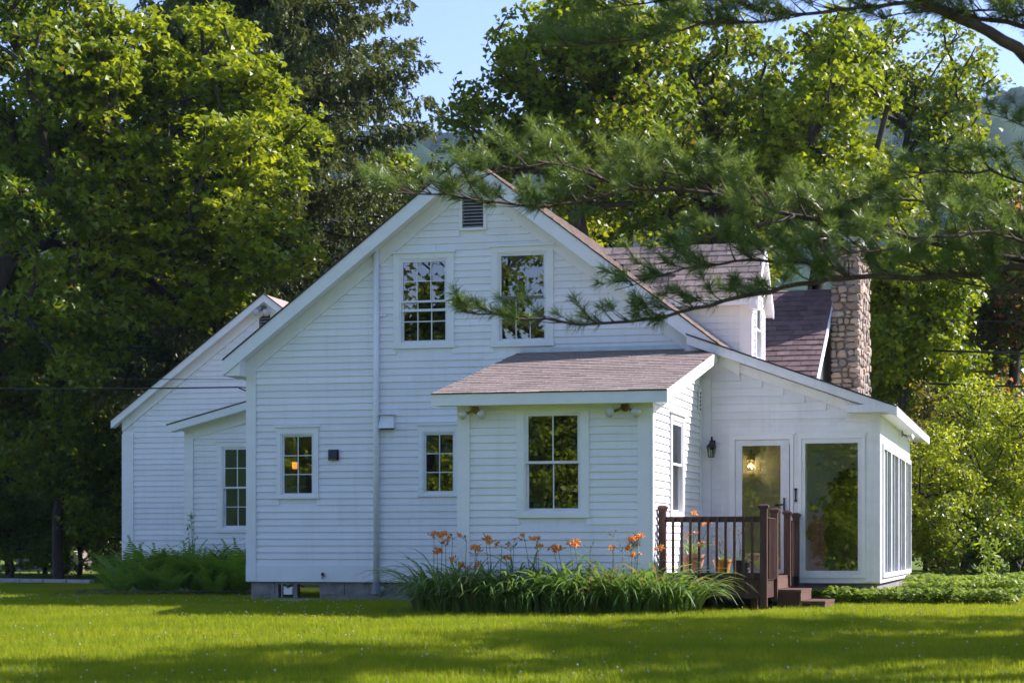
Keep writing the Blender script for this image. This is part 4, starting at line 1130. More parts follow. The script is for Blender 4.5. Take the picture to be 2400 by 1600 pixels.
def nrm(a):
    return a / np.maximum(np.linalg.norm(a, axis=-1, keepdims=True), 1e-9)
MAPLE = np.array([(.0, 0), (.10, -.62), (.50, -.30), (1.0, 0), (.50, .30), (.10, .62)])
OVAL = np.array([(0, 0), (.35, -.28), (.8, -.2), (1.0, 0), (.8, .2), (.35, .28)])
def leaf_mesh(name, P, N, size, shape, r, fold=.25, spin=None):
    """one polygon leaf at every point P with normal N"""
    n = len(P)
    N = nrm(N)
    A = nrm(np.cross(N, nrm(r.normal(0, 1, (n, 3))))) if spin is None else nrm(spin - N * (spin * N).sum(1, keepdims=True))
    B = np.cross(N, A)
    s = (size * r.uniform(.65, 1.25, n))[:, None, None]
    k = len(shape)
    sh = shape - np.array([.45, 0])
    z = -fold * np.abs(shape[:, 1]) - .12 * shape[:, 0] ** 2
    V = P[:, None, :] + s * (A[:, None, :] * sh[None, :, :1] + B[:, None, :] * sh[None, :, 1:2] + N[:, None, :] * z[None, :, None])
    F = np.arange(n * k).reshape(n, k)
    return np_mesh(name, V.reshape(-1, 3), F)
def wood_mesh(name, P, par, rad, minr=.006):
    """tapered segments from every node to its parent"""
    P = np.asarray(P); par = np.asarray(par); rad = np.asarray(rad)
    Vs, Fs, base = [], [], 0
    for lo, hi, k in ((.05, 9, 9), (minr, .05, 5)):
        idx = np.array([i for i in range(len(P)) if par[i] >= 0 and lo <= rad[i] < hi], dtype=int)
        if not len(idx): continue
        a, b = P[par[idx]], P[idx]
        ra, rb = np.minimum(rad[par[idx]], rad[idx] * 1.5 + .004), rad[idx]
        t = nrm(b - a)
        ref = np.where(np.abs(t[:, 2:3]) > .9, np.array([[1., 0, 0]]), np.array([[0, 0, 1.]]))
        u = nrm(np.cross(t, ref)); w = np.cross(t, u)
        an = np.linspace(0, 2 * math.pi, k, endpoint=False)
        ring = u[:, None, :] * np.cos(an)[None, :, None] + w[:, None, :] * np.sin(an)[None, :, None]
        V = np.stack([(a - t * ra[:, None] * .4)[:, None, :] + ring * ra[:, None, None], (b + t * rb[:, None] * .4)[:, None, :] + ring * rb[:, None, None]], 1)
        q = np.arange(k)
        f = np.stack([q, (q + 1) % k, k + (q + 1) % k, k + q], -1)
        F = (np.arange(len(idx)) * 2 * k)[:, None, None] + f[None] + base
        Vs.append(V.reshape(-1, 3)); Fs.append(F.reshape(-1, 4)); base += V.size // 3
    return np_mesh(name, np.concatenate(Vs), np.concatenate(Fs), True)
def skeleton(trunk, clusters, r, step=.7, sag=.12, updraw=.55):
    """joins every leaf cluster to the nearest fitting wood, so limbs fork the way a crown fills"""
    P = [np.array(t[:3], float) for t in trunk]
    par = [i - 1 for i in range(len(trunk))]
    order = np.argsort(np.linalg.norm(clusters - P[len(P) // 2], axis=1))
    tips = []
    depth0 = len(P)
    dist0 = [0.0] * len(P)
    for ci in order:
        c = clusters[ci]
        A = np.array(P)
        d = A - c
        D = np.linalg.norm(d, axis=1)
        cost = D * (1 + updraw * np.clip((A[:, 2] - c[2]) / (D + .01) + .25, 0, 2)) + .25 * np.array(dist0)
        k = int(np.argmin(cost))
        a = P[k]
        L = D[k]
        n = max(1, int(L / step))
        prev = k
        bend = r.normal(0, .07, 3) * L
        for j in range(1, n + 1):
            t = j / n
            p = a + (c - a) * t + bend * math.sin(t * math.pi) + np.array([0, 0, sag * L * math.sin(t * math.pi)])
            P.append(p); par.append(prev)
            dist0.append(dist0[prev] + L / n)
            prev = len(P) - 1
        tips.append(prev)
    P = np.array(P)
    w = np.zeros(len(P))
    w[tips] = 1
    for i in range(len(P) - 1, 0, -1):
        w[par[i]] += w[i] if par[i] >= 0 else 0
    return P, par, w, tips
def crown_points(ells, n, r, shell=.55, gap=.0, gs=.5, seed=0):
    """points spread through a union of ellipsoids, denser near the outside, with gaps"""
    vol = np.array([e[1][0] * e[1][1] * e[1][2] for e in ells])
    out = []
    off = Vector((seed * 7.3, seed * 3.1, 0))
    while len(out) < n:
        e = ells[r.choice(len(ells), p=vol / vol.sum())]
        d = nrm(r.normal(0, 1, 3))
        q = r.uniform(shell ** 3, 1) ** (1 / 3)
        p = np.array(e[0]) + d * np.array(e[1]) * q
        if gap and mnoise.noise(Vector(p) * gs + off) < gap - .5 + .0: continue
        out.append(p)
    return np.array(out)
def crown_leaves(cl, per, rad, flat, r, up=.75, tilt=.55):
    n = len(cl) * per
    c = np.repeat(cl, per, 0)
    a, q = r.uniform(0, 2 * math.pi, n), np.sqrt(r.uniform(0, 1, n)) * rad
    tl = np.repeat(r.normal(0, .22, (len(cl), 2)), per, 0)
    dx, dy = q * np.cos(a), q * np.sin(a)
    dz = r.normal(0, flat, n) + tl[:, 0] * dx + tl[:, 1] * dy - .28 * q * q / rad
    P = c + np.stack([dx, dy, dz], -1)
    N = np.stack([r.normal(0, tilt, n), r.normal(0, tilt, n), np.full(n, up)], -1) + np.stack([dx, dy, 0 * dx], -1) * .45
    return P, N
def tree(name, label, cat, base, ells, ncl, per, rad, leaf, mat, seed, trunk_r=.22, trunk_top=.6, shape=MAPLE, gap=.0, gs=.5, group=None, shell=.5, lean=(0, 0), flat=.10, bark='bark', up=.75, tilt=.8, stems=1):
    r = np.random.default_rng(seed)
    base = np.array(base, float)
    E = [(np.array(c) - base, rr) for c, rr in ells]
    cl = crown_points(E, ncl, r, shell, gap, gs, seed)
    cc = np.mean([e[0] for e in E], axis=0)
    top = max(e[0][2] + e[1][2] for e in E) * trunk_top
    nt_ = 7
    trunk = [(cc[0] * (t ** 1.6) * .75 + lean[0] * t + r.normal(0, .06) * (t > 0), cc[1] * (t ** 1.6) * .75 + lean[1] * t, -.25 + (top + .25) * t) for t in np.linspace(0, 1, nt_)]
    P, par, w, tips = skeleton(trunk, cl, r)
    k = (trunk_r - .008) / (w[0] ** .46)
    radn = .006 + k * w ** .46
    radn[0] *= 1.35
    root = empty(name, base, label, cat, group)
    link('trunk', wood_mesh('trunk', P, par, radn), M[bark], root, base)
    Lp, Ln = crown_leaves(cl, per, rad, flat, r, up, tilt)
    link('crown', leaf_mesh('crown', Lp, Ln, leaf, shape, r), M[mat], root, base)
    return root
def copy_tree(o, loc, rz=0, sc=1.0, label=None, group=None, mats=None):
    c = o.copy(); COL.objects.link(c)
    c.location = loc; c.rotation_euler = (0, 0, rz); c.scale = (sc, sc, sc)
    WL[c.name] = Vector(loc)
    if label: c['label'] = label
    if group: c['group'] = group
    for ch in o.children:
        d = ch.copy(); COL.objects.link(d); d.parent = c
        if mats and ch.name.startswith('crown'):
            d.material_slots[0].link = 'OBJECT'; d.material_slots[0].material = M[mats]
    return c
def EL(px, py, Y, rx, rz, ry):
    """ellipsoid given by its place in the photo and the plane Y it stands on, radii in photo pixels and metres deep"""
    p = on_y(px, py, Y)
    d = DIST - p.x * sT + Y * cT
    return (tuple(p), (rx / FPX * d, ry, rz / FPX * d))
def GB(px, Y):
    p = on_y(px, 1300, Y)
    return (p.x, Y, gz(p.x, Y))

# ---- left side
maple = tree('maple_tree', 'large maple with sunlit yellow-green leaves left of the annex', 'tree', GB(-420, 12),
     [EL(390, 230, 12, 270, 240, 3.2), EL(540, 300, 12, 190, 190, 2.8), EL(540, 560, 12, 200, 110, 2.5), EL(420, 640, 12, 190, 120, 2.2), EL(300, 470, 12, 200, 160, 2.6), EL(670, 300, 12, 70, 60, 1.2), EL(660, 560, 12, 90, 60, 1.2)],
     800, 56, 0.48, 0.132, 'leaf_maple', 21, .30, .62, gap=.50, gs=.75, lean=(.6, 0), shell=.3, flat=.05, tilt=.6)
tree('maple_tree', 'shaded maple with dark spreading limbs at the left edge', 'tree', GB(-260, 9.5),
     [EL(110, 560, 10, 230, 230, 2.6), EL(60, 170, 10, 230, 250, 2.8), EL(180, 760, 10, 150, 120, 2), EL(250, 330, 10, 120, 150, 1.6)],
     560, 46, .45, .135, 'leaf_mid', 27, .28, .62, gap=.53, gs=.75, lean=(.5, 0), shell=.25)
tree('maple_tree', 'tall dark maple filling the left edge behind the sunlit maple', 'tree', GB(-90, 20),
     [EL(40, 420, 20, 260, 300, 3.5), EL(120, 820, 20, 240, 190, 3), EL(330, 860, 20, 170, 150, 3), EL(-60, 250, 20, 160, 160, 3)],
     640, 42, 0.50, 0.150, 'leaf_mid', 22, .28, .6, gap=.36, gs=.4, shell=.2)
tree('maple_sapling', 'shaded leafy young tree left of the annex wall', 'tree', GB(140, 14),
     [EL(110, 980, 14, 190, 170, 2), EL(230, 1130, 14, 80, 130, 1.2), EL(40, 850, 14, 150, 150, 2), EL(225, 960, 14, 75, 110, 1.2)],
     437, 46, 0.36, 0.120, 'leaf_mid', 23, .12, .7, gap=.36, gs=.6, shell=.1)
tree('understory_tree', 'low dark shrub under the maples beside the pale shed', 'shrub', GB(20, 17),
     [EL(20, 1210, 17, 120, 110, 1.5), EL(130, 1290, 17, 60, 70, 1), EL(-60, 1120, 17, 120, 160, 2)],
     228, 42, 0.32, 0.104, 'leaf_dark', 24, .06, .6, gap=.3, gs=.7, shell=.1)
tree('maple_tree', 'green tree showing above the annex roof, between maple and spruce', 'tree', GB(470, 24),
     [EL(440, 820, 24, 190, 170, 2.5), EL(560, 640, 24, 140, 160, 2.5), EL(330, 1000, 24, 140, 170, 2.5)],
     418, 42, 0.47, 0.136, 'leaf_mid', 25, .18, .6, gap=.4, gs=.5, shell=.1)
tree('small_maple', 'small bright tree behind the spruce, left of the house peak', 'tree', GB(930, 26),
     [EL(915, 430, 26, 50, 90, 1.5), EL(900, 560, 26, 60, 100, 1.5)],
     209, 39, 0.40, 0.136, 'leaf_maple', 26, .12, .7, gap=.35, gs=.6)

# ---- right side, behind the house
m4 = tree('maple_tree', 'maple behind the ridge whose crown reaches left over the peak', 'tree', GB(1460, 15),
     [EL(1190, 270, 15, 165, 95, 2.2), EL(1330, 125, 15, 170, 170, 2.6), EL(1160, 380, 15, 175, 60, 2), EL(1430, 300, 15, 190, 200, 2.8), EL(1420, 60, 15, 190, 150, 2.5)],
     627, 35, 0.36, 0.132, 'leaf_mid', 31, .20, .62, gap=.53, gs=.95, shell=.2)
tree('maple_tree', 'maple with dark forked trunk above the dormer roof', 'tree', GB(1610, 19),
     [EL(1620, 200, 19, 190, 210, 2.6), EL(1730, 380, 19, 170, 140, 2.4), EL(1540, 420, 19, 160, 110, 2.2), EL(1800, 170, 19, 130, 150, 2)],
     437, 34, 0.37, 0.132, 'leaf_mid', 32, .21, .62, gap=.50, gs=.95, shell=.2, lean=(.4, 0))
tree('maple_tree', 'full sunlit maple above the rear wing and chimney', 'tree', GB(1890, 16),
     [EL(1930, 300, 16, 170, 170, 2.4), EL(2010, 440, 16, 150, 120, 2), EL(1860, 450, 16, 150, 120, 2), EL(1960, 130, 16, 120, 110, 1.6)],
     513, 35, 0.36, 0.132, 'leaf_maple', 33, .19, .62, gap=.48, gs=.95, shell=.2)
tree('sparse_tree', 'thin yellowing tree with open branches at upper right', 'tree', GB(2060, 21),
     [EL(2170, 190, 21, 170, 140, 2.2), EL(2210, 330, 21, 130, 90, 1.8), EL(2080, 110, 21, 110, 120, 1.8), EL(2130, 420, 21, 120, 60, 1.6)],
     285, 28, 0.40, 0.120, 'leaf_mid', 34, .15, .72, gap=.5, gs=.6, shell=.3)
for i, (px, Y, lab) in enumerate(((1330, 23, 'slender tree right of the house peak, seen under the pine bough'), (1480, 25, 'slender tree between the two dark trunks above the dormer'), (1720, 24, 'slender tree above the right end of the dormer roof'))):
    tree('slender_tree', lab, 'tree', GB(px, Y), [EL(px + 10, 560, Y, 120, 110, 2), EL(px - 40, 700, Y, 130, 120, 2), EL(px + 40, 420, Y, 90, 90, 1.6)],
         323, 35, 0.40, 0.128, 'leaf_maple', 40 + i, .14, .8, gap=.4, gs=.6, shell=.1, group='slender trees behind the house')
tree('broadleaf_tree', 'bright green tree just right of the stone chimney', 'tree', GB(2090, 14),
     [EL(2100, 770, 14, 95, 150, 1.5), EL(2170, 660, 14, 130, 110, 1.8), EL(2080, 900, 14, 70, 100, 1.2), EL(2210, 820, 14, 90, 90, 1.4)],
     494, 42, 0.30, 0.100, 'leaf_maple', 35, .11, .7, gap=.36, gs=.8, shell=.15)
tree('bronzed_tree', 'tree with reddish bronze leaves at the right edge', 'tree', GB(2390, 19),
     [EL(2370, 700, 19, 120, 120, 2), EL(2330, 900, 19, 150, 90, 2), EL(2420, 560, 19, 120, 130, 2)],
     494, 37, 0.36, 0.112, 'leaf_red', 36, .14, .7, gap=.4, gs=.7, shell=.1)
tree('dark_tree', 'dark green tree behind the utility lines at right', 'tree', GB(2270, 26),
     [EL(2270, 720, 26, 170, 190, 2.5), EL(2190, 920, 26, 150, 150, 2.5), EL(2330, 500, 26, 110, 110, 2)],
     494, 37, 0.47, 0.136, 'leaf_dark', 37, .17, .7, gap=.35, gs=.5, shell=.1)
for px, py, Y, rx, rz, ry, n, mt, sd, lab in (
        (2190, 1130, 9.5, 105, 150, 1.3, 230, 'leaf_shrub', 51, 'tall arching yellow-green shrub beside the sunroom'),
        (2300, 1010, 12, 120, 130, 1.6, 210, 'leaf_shrub', 52, 'rounded sunlit shrub behind the arching shrub at right'),
        (2390, 1080, 11, 110, 170, 1.5, 220, 'leaf_shrub', 53, 'green shrub cut by the right edge of the photo'),
        (2270, 1240, 9, 110, 90, 1.2, 160, 'leaf_mid', 54, 'low shaded shrub behind the groundcover at right'),
        (2150, 1000, 13, 70, 110, 1.2, 140, 'leaf_yel', 55, 'thin yellowish shrub above the sunroom eave'),
        (2395, 1290, 10, 90, 70, 1.2, 110, 'leaf_dark', 56, 'dark ground-hugging shrub at the right edge')):
    e = EL(px, py, Y, rx, rz, ry)
    e2 = (tuple(np.array(e[0]) + np.array([0, 0, -e[1][2] * .75])), (e[1][0] * .75, e[1][1] * .8, e[1][2] * .6))
    tree('garden_shrub', lab, 'shrub', GB(px - 20, Y), [e, e2], n, 52, .26, .075, mt, sd, .05, .55, shape=OVAL, gap=.38, gs=1.2, shell=.15, group='shrubs beside the sunroom', flat=.06)

thick = tree('thicket_tree', 'dark low-crowned tree in the woods far behind the annex', 'tree', (-14, 33, -.1), [((-14, 33, 3.6), (3.6, 2.2, 3.6)), ((-14.5, 33, 7.0), (2.6, 2.0, 2.4))], 230, 44, .75, .19, 'leaf_dark', 81, .16, .7, gap=.3, gs=.4, shell=.1, group='woods behind the house')
for i, (x, y, rz, s_) in enumerate(((-20.5, 31, 1, 1.0), (-26, 30, 2, 1.1), (-9, 36, 3, 1.1), (-3, 37, 4, 1.1), (3, 35, 5, 1.15), (8, 36, .5, 1.1), (13.5, 33, 1.7, 1.1), (17.5, 25, 2.6, 1.0), (-19, 23, 5.5, .75))):
    copy_tree(thick, (x, y, -.1), rz, s_, 'dark low-crowned tree in the woods ' + ('left of the annex, near the left edge', 'far out at the left edge', 'behind the spruce', 'behind the house peak', 'behind the dormer', 'behind the chimney', 'behind the bronzed tree', 'behind the right-hand shrubs', 'behind the pale shed')[i], 'woods behind the house')
for i, (px, Y, rz, s_) in enumerate(((20, 21, 1, .42), (105, 22, 2.2, .38), (185, 20, 3.9, .40), (255, 23, 5, .42))):
    copy_tree(thick, GB(px, Y), rz, s_, 'dark undergrowth shrub below the left trees, %s from the left edge' % ORD[i], 'undergrowth at left')
# ---- off to the side and behind the photographer: they shade the lawn and show in the panes
sx_ = tree('maple_tree', 'maple right of the lawn, outside the photo', 'tree', (13.6, -6.2, gz(13.6, -6.2)), [((13.6, -6.2, 8.2), (3.3, 3.3, 2.6)), ((13.6, -6.0, 5.2), (2.6, 2.6, 1.6))], 130, 44, .6, .17, 'leaf_mid', 91, .2, .7, gap=.57, gs=.55, shell=.2)
copy_tree(sx_, (17.2, -2.4, -.1), 2.0, 1.15, 'maple right of the sunroom, outside the photo')
tree('maple_tree', 'narrow maple right of the front lawn, outside the photo', 'tree', (10.8, -9.9, -.2), [((10.8, -9.9, 9.2), (2.0, 2.0, 2.4))], 130, 40, .45, .14, 'leaf_mid', 92, .16, .8, gap=.4, gs=.7, shell=.1)
for i, (x, y, rz, s) in enumerate(((-17, -51, .4, 1.45), (-12, -53, 2.2, 1.4), (-22, -50, 4.0, 1.35), (-3, -58, 5.3, 1.15))):
    copy_tree(sx_, (x, y, -.9), rz, s, 'maple across the lawn behind the photographer', 'maples across the lawn', mats='leaf_maple')

for i, (x, y, rz, s) in enumerate(((-20, -50, .3, .85), (-14.5, -49, 1.4, .8), (-9.5, -51, 2.5, .9), (-4.5, -50, 3.3, .75), (.5, -51, 4.4, .8), (5.5, -52, 5.2, .85))):
    copy_tree(thick, (x, y, -.9), rz, s, 'low-crowned sunlit tree across the lawn behind the photographer', 'trees mirrored in the panes', mats='leaf_maple')

copy_tree(sx_, (17.4, -7.6, -.2), 1.0, 1.0, 'maple far right of the lawn, outside the photo')
# ---- Norway spruce
def spruce(name, label, base, H, Rb, seed, z0=2.0):
    r = np.random.default_rng(seed)
    P, par, rad = [], [], []
    n0 = 14
    for i in range(n0):
        P.append((r.normal(0, .03), r.normal(0, .03), -.2 + (H + .2) * i / (n0 - 1))); par.append(i - 1); rad.append(.30 * (1 - i / (n0 - 1)) ** .9 + .012)
    NP, ND, NL = [], [], []
    z = z0
    while z < H - .3:
        f = 1 - z / H
        for k in range(r.integers(8, 11)):
            a = r.uniform(0, 2 * math.pi)
            L = Rb * (f ** .75) * r.uniform(.78, 1.08)
            if L < .25: continue
            d = np.array([math.cos(a), math.sin(a), 0])
            prev = min(n0 - 1, int((z + .2) / (H + .2) * (n0 - 1)))
            nseg = 7
            side = np.array([-d[1], d[0], 0])
            sw_ = r.normal(0, .08)
            for j in range(1, nseg + 1):
                t = j / nseg
                p = np.array([0, 0, z]) + d * L * t + side * sw_ * L * t * t + np.array([0, 0, L * (-.42 * t + .34 * t ** 2.6)])
                P.append(tuple(p)); par.append(prev); rad.append((.045 * f + .012) * (1 - .85 * t)); prev = len(P) - 1
                if t > .12:
                    for m_ in range(9 if t < .95 else 11):
                        q = p + d * r.uniform(-.5, .5) * L / nseg + side * r.normal(0, .10 + .16 * L * (1 - t) * .5)
                        q2 = q - np.array([0, 0, r.uniform(0, .05)])
                        ll = r.uniform(.25, .62) * (.5 + .5 * f) * (1.15 - .45 * t)
                        tip = np.array([0, 0, -1.0]) + d * r.uniform(.0, .45) * (1 + t) + side * r.normal(0, .15)
                        NP.append(q2); ND.append(tip); NL.append(ll)
                    for m_ in range(3):            # short outward sprays on top
                        sgn = r.choice([-1, 1])
                        NP.append(p + r.normal(0, .04, 3)); ND.append(d * .7 + side * sgn * r.uniform(.3, 1) + np.array([0, 0, r.uniform(-.35, .2)])); NL.append(r.uniform(.22, .42))
        z += r.uniform(.28, .42)
    NP, ND, NL = np.array(NP), nrm(np.array(ND)), np.array(NL)
    root = empty(name, base, label, 'tree')
    link('trunk', wood_mesh('trunk', np.array(P), par, np.array(rad)), M['bark'], root, base)
    # every hanging branchlet: an axis bristling with short needle blades
    nb = 7
    n = len(NP)
    t = np.tile(np.linspace(.02, 1, nb), n)
    c = np.repeat(NP, nb, 0) + np.repeat(ND, nb, 0) * (np.repeat(NL, nb) * t)[:, None]
    ax = np.repeat(ND, nb, 0)
    sd = nrm(np.cross(ax, r.normal(0, 1, ax.shape)))
    dirn = nrm(ax * .75 + sd * .65)
    ln = r.uniform(.10, .17, len(c)) * (1.1 - .4 * t)
    wd_ = nrm(np.cross(dirn, r.normal(0, 1, ax.shape))) * .036
    V = np.stack([c - wd_, c + wd_, c + dirn * ln[:, None]], 1)
    link('needles', np_mesh('needles', V.reshape(-1, 3), np.arange(len(c) * 3).reshape(-1, 3)), M['needle_spruce'], root, base)
    return root
spruce('norway_spruce', 'tall spruce with drooping branchlets behind the annex', GB(655, 18), 27, 6.2, 61)
spruce('norway_spruce', 'shaded spruce filling the gap left of the tall spruce', GB(470, 21), 18, 4.6, 62)

# ---- white pine reaching in from the right
def pine():
    r = np.random.default_rng(71)
    TR = at_depth(2950, 1300, 16.5)
    base = Vector((TR.x, TR.y, gz(TR.x, TR.y)))
    root = empty('white_pine', base, 'white pine whose long needled boughs reach in from the right', 'tree')
    b0 = np.array(base)
    tz = lambda z: (b0[0] + .02 * z, b0[1], z)
    MB().tube([(b0[0], b0[1], base.z - .2), tz(1), tz(4), tz(8), tz(12), tz(15)], [.36, .30, .26, .20, .12, .05], 12).build('trunk', M['pinebark'], root, True, base)
    src = lambda pts: [np.array(at_depth(x, y, d)) for x, y, d in pts]
    T = lambda z: np.array(tz(z))
    # (path, radius at trunk, side-branch length, spacing, from where along the path needles grow, name)
    limbs = [
        (src([(2620, 655, 16.2), (2400, 625, 15.9), (2195, 650, 15.6), (1990, 648, 15.3), (1815, 676, 15.1), (1670, 714, 14.9), (1530, 748, 14.8), (1400, 762, 14.7), (1270, 750, 14.6), (1150, 738, 14.6), (1080, 728, 14.6)]), .040, .40, .075, .30, 1.0),
        (src([(2620, 690, 16.4), (2400, 610, 16.2), (2150, 560, 15.9), (1860, 505, 15.6), (1720, 462, 15.5), (1590, 440, 15.4), (1455, 442, 15.3), (1391, 466, 15.2), (1309, 488, 15.1), (1228, 484, 15.0), (1146, 468, 14.9), (1044, 458, 14.9), (940, 452, 14.8), (890, 440, 14.8)]), .036, .50, .055, .22, 1.0),
        (src([(2700, 300, 15.8), (2480, 190, 15.6), (2390, 118, 15.5), (2290, 62, 15.4), (2170, 8, 15.3), (2050, -60, 15.2), (1900, -120, 15.1)]), .11, .5, .12, .70, 1.0),
        (src([(2170, 8, 15.3), (2060, 10, 15.2), (1950, 26, 15.0), (1850, 42, 14.9), (1750, 54, 14.8), (1680, 50, 14.7), (1560, 76, 14.6), (1470, 100, 14.5), (1380, 104, 14.4), (1290, 108, 14.4)]), .034, .42, .048, .12, 1.0),
        (src([(2640, 640, 16.8), (2480, 560, 16.6), (2300, 500, 16.4), (2100, 462, 16.2), (1960, 470, 16.1), (1870, 490, 16.0)]), .034, .48, .075, .12, 1.0),
        (src([(2640, 540, 16.2), (2480, 450, 16.0), (2330, 405, 15.8), (2200, 400, 15.7), (2100, 420, 15.6)]), .030, .45, .08, .2, 1.0),
        (src([(2640, 700, 15.7), (2480, 600, 15.4), (2330, 540, 15.1), (2180, 560, 14.9), (2060, 590, 14.8), (1960, 600, 14.7)]), .030, .45, .085, .18, 1.0),
        (src([(2650, 420, 15.9), (2480, 330, 15.7), (2400, 300, 15.6), (2330, 265, 15.5), (2290, 262, 15.5)]), .018, .28, .09, .5, 1.0),
        (src([(2650, 120, 15.6), (2450, 40, 15.5), (2300, 20, 15.4), (2150, 30, 15.3), (2030, 50, 15.3)]), .022, .32, .09, .35, 1.0),
        (src([(1860, 505, 15.6), (1760, 540, 15.3), (1640, 560, 15.1), (1560, 590, 15.0)]), .016, .34, .075, .1, 1.0),
        (src([(1990, 648, 15.3), (1880, 610, 15.1), (1760, 605, 15.0), (1640, 620, 14.9), (1540, 650, 14.8), (1440, 680, 14.8)]), .018, .40, .065, .05, 1.0),
        (src([(1455, 442, 15.3), (1380, 400, 15.2), (1290, 380, 15.1), (1200, 395, 15.0), (1110, 415, 14.9)]), .016, .40, .055, .05, 1.0),
        (src([(1720, 462, 15.5), (1640, 420, 15.6), (1540, 400, 15.6), (1430, 395, 15.6)]), .016, .36, .07, .05, 1.0),
        (src([(2195, 650, 15.6), (2100, 610, 15.8), (1980, 560, 15.9), (1860, 560, 16.0), (1750, 590, 16.0)]), .016, .38, .08, .05, 1.0),
        (src([(1850, 42, 14.9), (1740, 5, 14.8), (1620, -10, 14.7), (1480, 10, 14.6), (1380, 30, 14.5)]), .018, .42, .05, .05, 1.0),
    ]
    for k in range(12):                        # boughs above the frame, seen only as shade on the lawn
        z = 6.2 + .7 * k
        a = r.uniform(0, 2 * math.pi)
        L = (5.2 - .3 * k) * r.uniform(.8, 1.1)
        limbs.append(([T(z) + np.array([math.cos(a), math.sin(a), 0]) * L * t + np.array([0, 0, .10 * L * t]) for t in np.linspace(0, 1, 6)], .05, .5, .16, .2, 1.5))
    NP, ND, NS = [], [], []
    for path, r0, bl, sp, start, coarse in limbs:
        path = [np.array(p) for p in path]
        if np.linalg.norm(path[0] - T(path[0][2])) < 3.2 and np.linalg.norm(path[0] - T(path[0][2])) > .3:
            path = [T(path[0][2] - .35)] + path
        # smooth the path
        A = np.array(path)
        sg = np.concatenate([[0], np.cumsum(np.linalg.norm(np.diff(A, axis=0), axis=1))])
        tt = np.linspace(0, sg[-1], max(8, int(sg[-1] / .12)))
        S = np.stack([np.interp(tt, sg, A[:, c]) for c in range(3)], -1)
        for _ in range(2): S[1:-1] = (S[:-2] + S[1:-1] * 2 + S[2:]) / 4
        S[1:-1] += r.normal(0, .008, S[1:-1].shape)
        rr = [r0 * (1 - .86 * (i / (len(S) - 1)) ** .8) for i in range(len(S))]
        limb = MB().tube([Vector(p) for p in S], rr, 8)
        L = tt[-1]
        s = start * L
        side = 1
        while s < L:
            i = min(len(S) - 2, int(s / L * (len(S) - 1)))
            p, t = S[i], nrm(S[i + 1] - S[max(0, i - 1)])
            lat = nrm(np.cross(t, np.array([0, 0, 1.0])))
            side = -side
            f = 1 - .55 * (s / L) ** 2
            l = bl * f * r.uniform(.5, 1.15)
            d = nrm(t * r.uniform(.55, 1.0) + lat * side * r.uniform(.25, .9) + np.array([0, 0, r.uniform(-.12, .62)]))
            n = max(3, int(l / .06))
            c = p.copy(); tw = [c.copy()]
            for j in range(n):
                d = nrm(d + r.normal(0, .06, 3) + np.array([0, 0, .06]))
                c = c + d * l / n
                tw.append(c.copy())
                if j == n - 1 or (j > n * .30 and r.random() < .55):
                    NP.append(c.copy()); ND.append(nrm(d + np.array([0, 0, .25]))); NS.append(coarse)
                    if r.random() < .6:
                        dd = nrm(d + lat * r.normal(0, .7) + np.array([0, 0, r.uniform(-.2, .6)]))
                        e = c + dd * r.uniform(.05, .13)
                        tw2 = [c.copy(), e]
                        NP.append(e); ND.append(nrm(dd + np.array([0, 0, .3]))); NS.append(coarse)
                        limb.tube([Vector(q) for q in tw2], [.003, .002], 3, False)
            limb.tube([Vector(q) for q in tw], [.007 * (1 - .7 * q / n) for q in range(n + 1)], 4, False)
            s += sp * 1.0 * r.uniform(.6, 1.4) * coarse
        limb.build('bough', M['pinebark'], root, True)
    NP, ND, NS = np.array(NP), np.array(ND), np.array(NS)
    nb = 56
    n = len(NP)
    ax = np.repeat(ND, nb, 0); sc = np.repeat(NS, nb)
    c = np.repeat(NP, nb, 0) + ax * r.uniform(-.02, .045, n * nb)[:, None] + r.normal(0, .004, (n * nb, 3))
    sd = nrm(np.cross(ax, r.normal(0, 1, ax.shape)))
    op = r.uniform(.2, 1.45, n * nb)
    dirn = nrm(ax * np.cos(op)[:, None] + sd * np.sin(op)[:, None])
    ln = r.uniform(.07, .115, n * nb) * sc ** .5
    wv = nrm(np.cross(dirn, r.normal(0, 1, ax.shape))) * (0.0015 * sc ** 2)[:, None]
    mid = c + dirn * (ln * .6)[:, None]
    tip = c + dirn * ln[:, None] + np.array([0, 0, -1.0]) * (ln * .10)[:, None]
    V = np.stack([c - wv, c + wv, mid + wv, tip, mid - wv], 1)
    k = np.arange(len(c))[:, None] * 5
    F = np.concatenate([k + 0, k + 1, k + 2, k + 3, k + 4], 1)
    V = V - b0
    link('needles', np_mesh('needles', V.reshape(-1, 3), F), M['needle_pine'], root, base)
    print('pine tufts', n)
pine()

# ================================================================ garden plants and grass
M['lily_leaf'] = leafmat('daylily_leaf', (0.09, 0.18, 0.030), (0.21, 0.31, 0.06), 0.34, (1.6, 1.6, .7), rough=.35, spec=.45, patch=2.0, alt=(.26, .19, .08), altf=.07)
M['lily_flower'] = leafmat('orange_daylily_petal', (0.72, 0.22, 0.03), (0.82, 0.36, 0.08), 0.35, (1.3, 1.1, .8), patch=6)
M['bud'] = leafmat('lily_bud', (0.16, 0.2, 0.05), (0.3, 0.2, 0.06), 0.3)
M['stem'] = leafmat('lily_stem', (0.05, 0.1, 0.025), (0.08, 0.13, 0.04), 0.15)
M['fern'] = leafmat('fern_frond', (0.08, 0.17, 0.016), (0.17, 0.28, 0.025), 0.4, patch=1.5)
M['pachy'] = leafmat('pachysandra_leaf', (0.12, 0.20, 0.018), (0.27, 0.35, 0.03), 0.38, (1.7, 1.6, .7), rough=.45, spec=.3, patch=1.2)
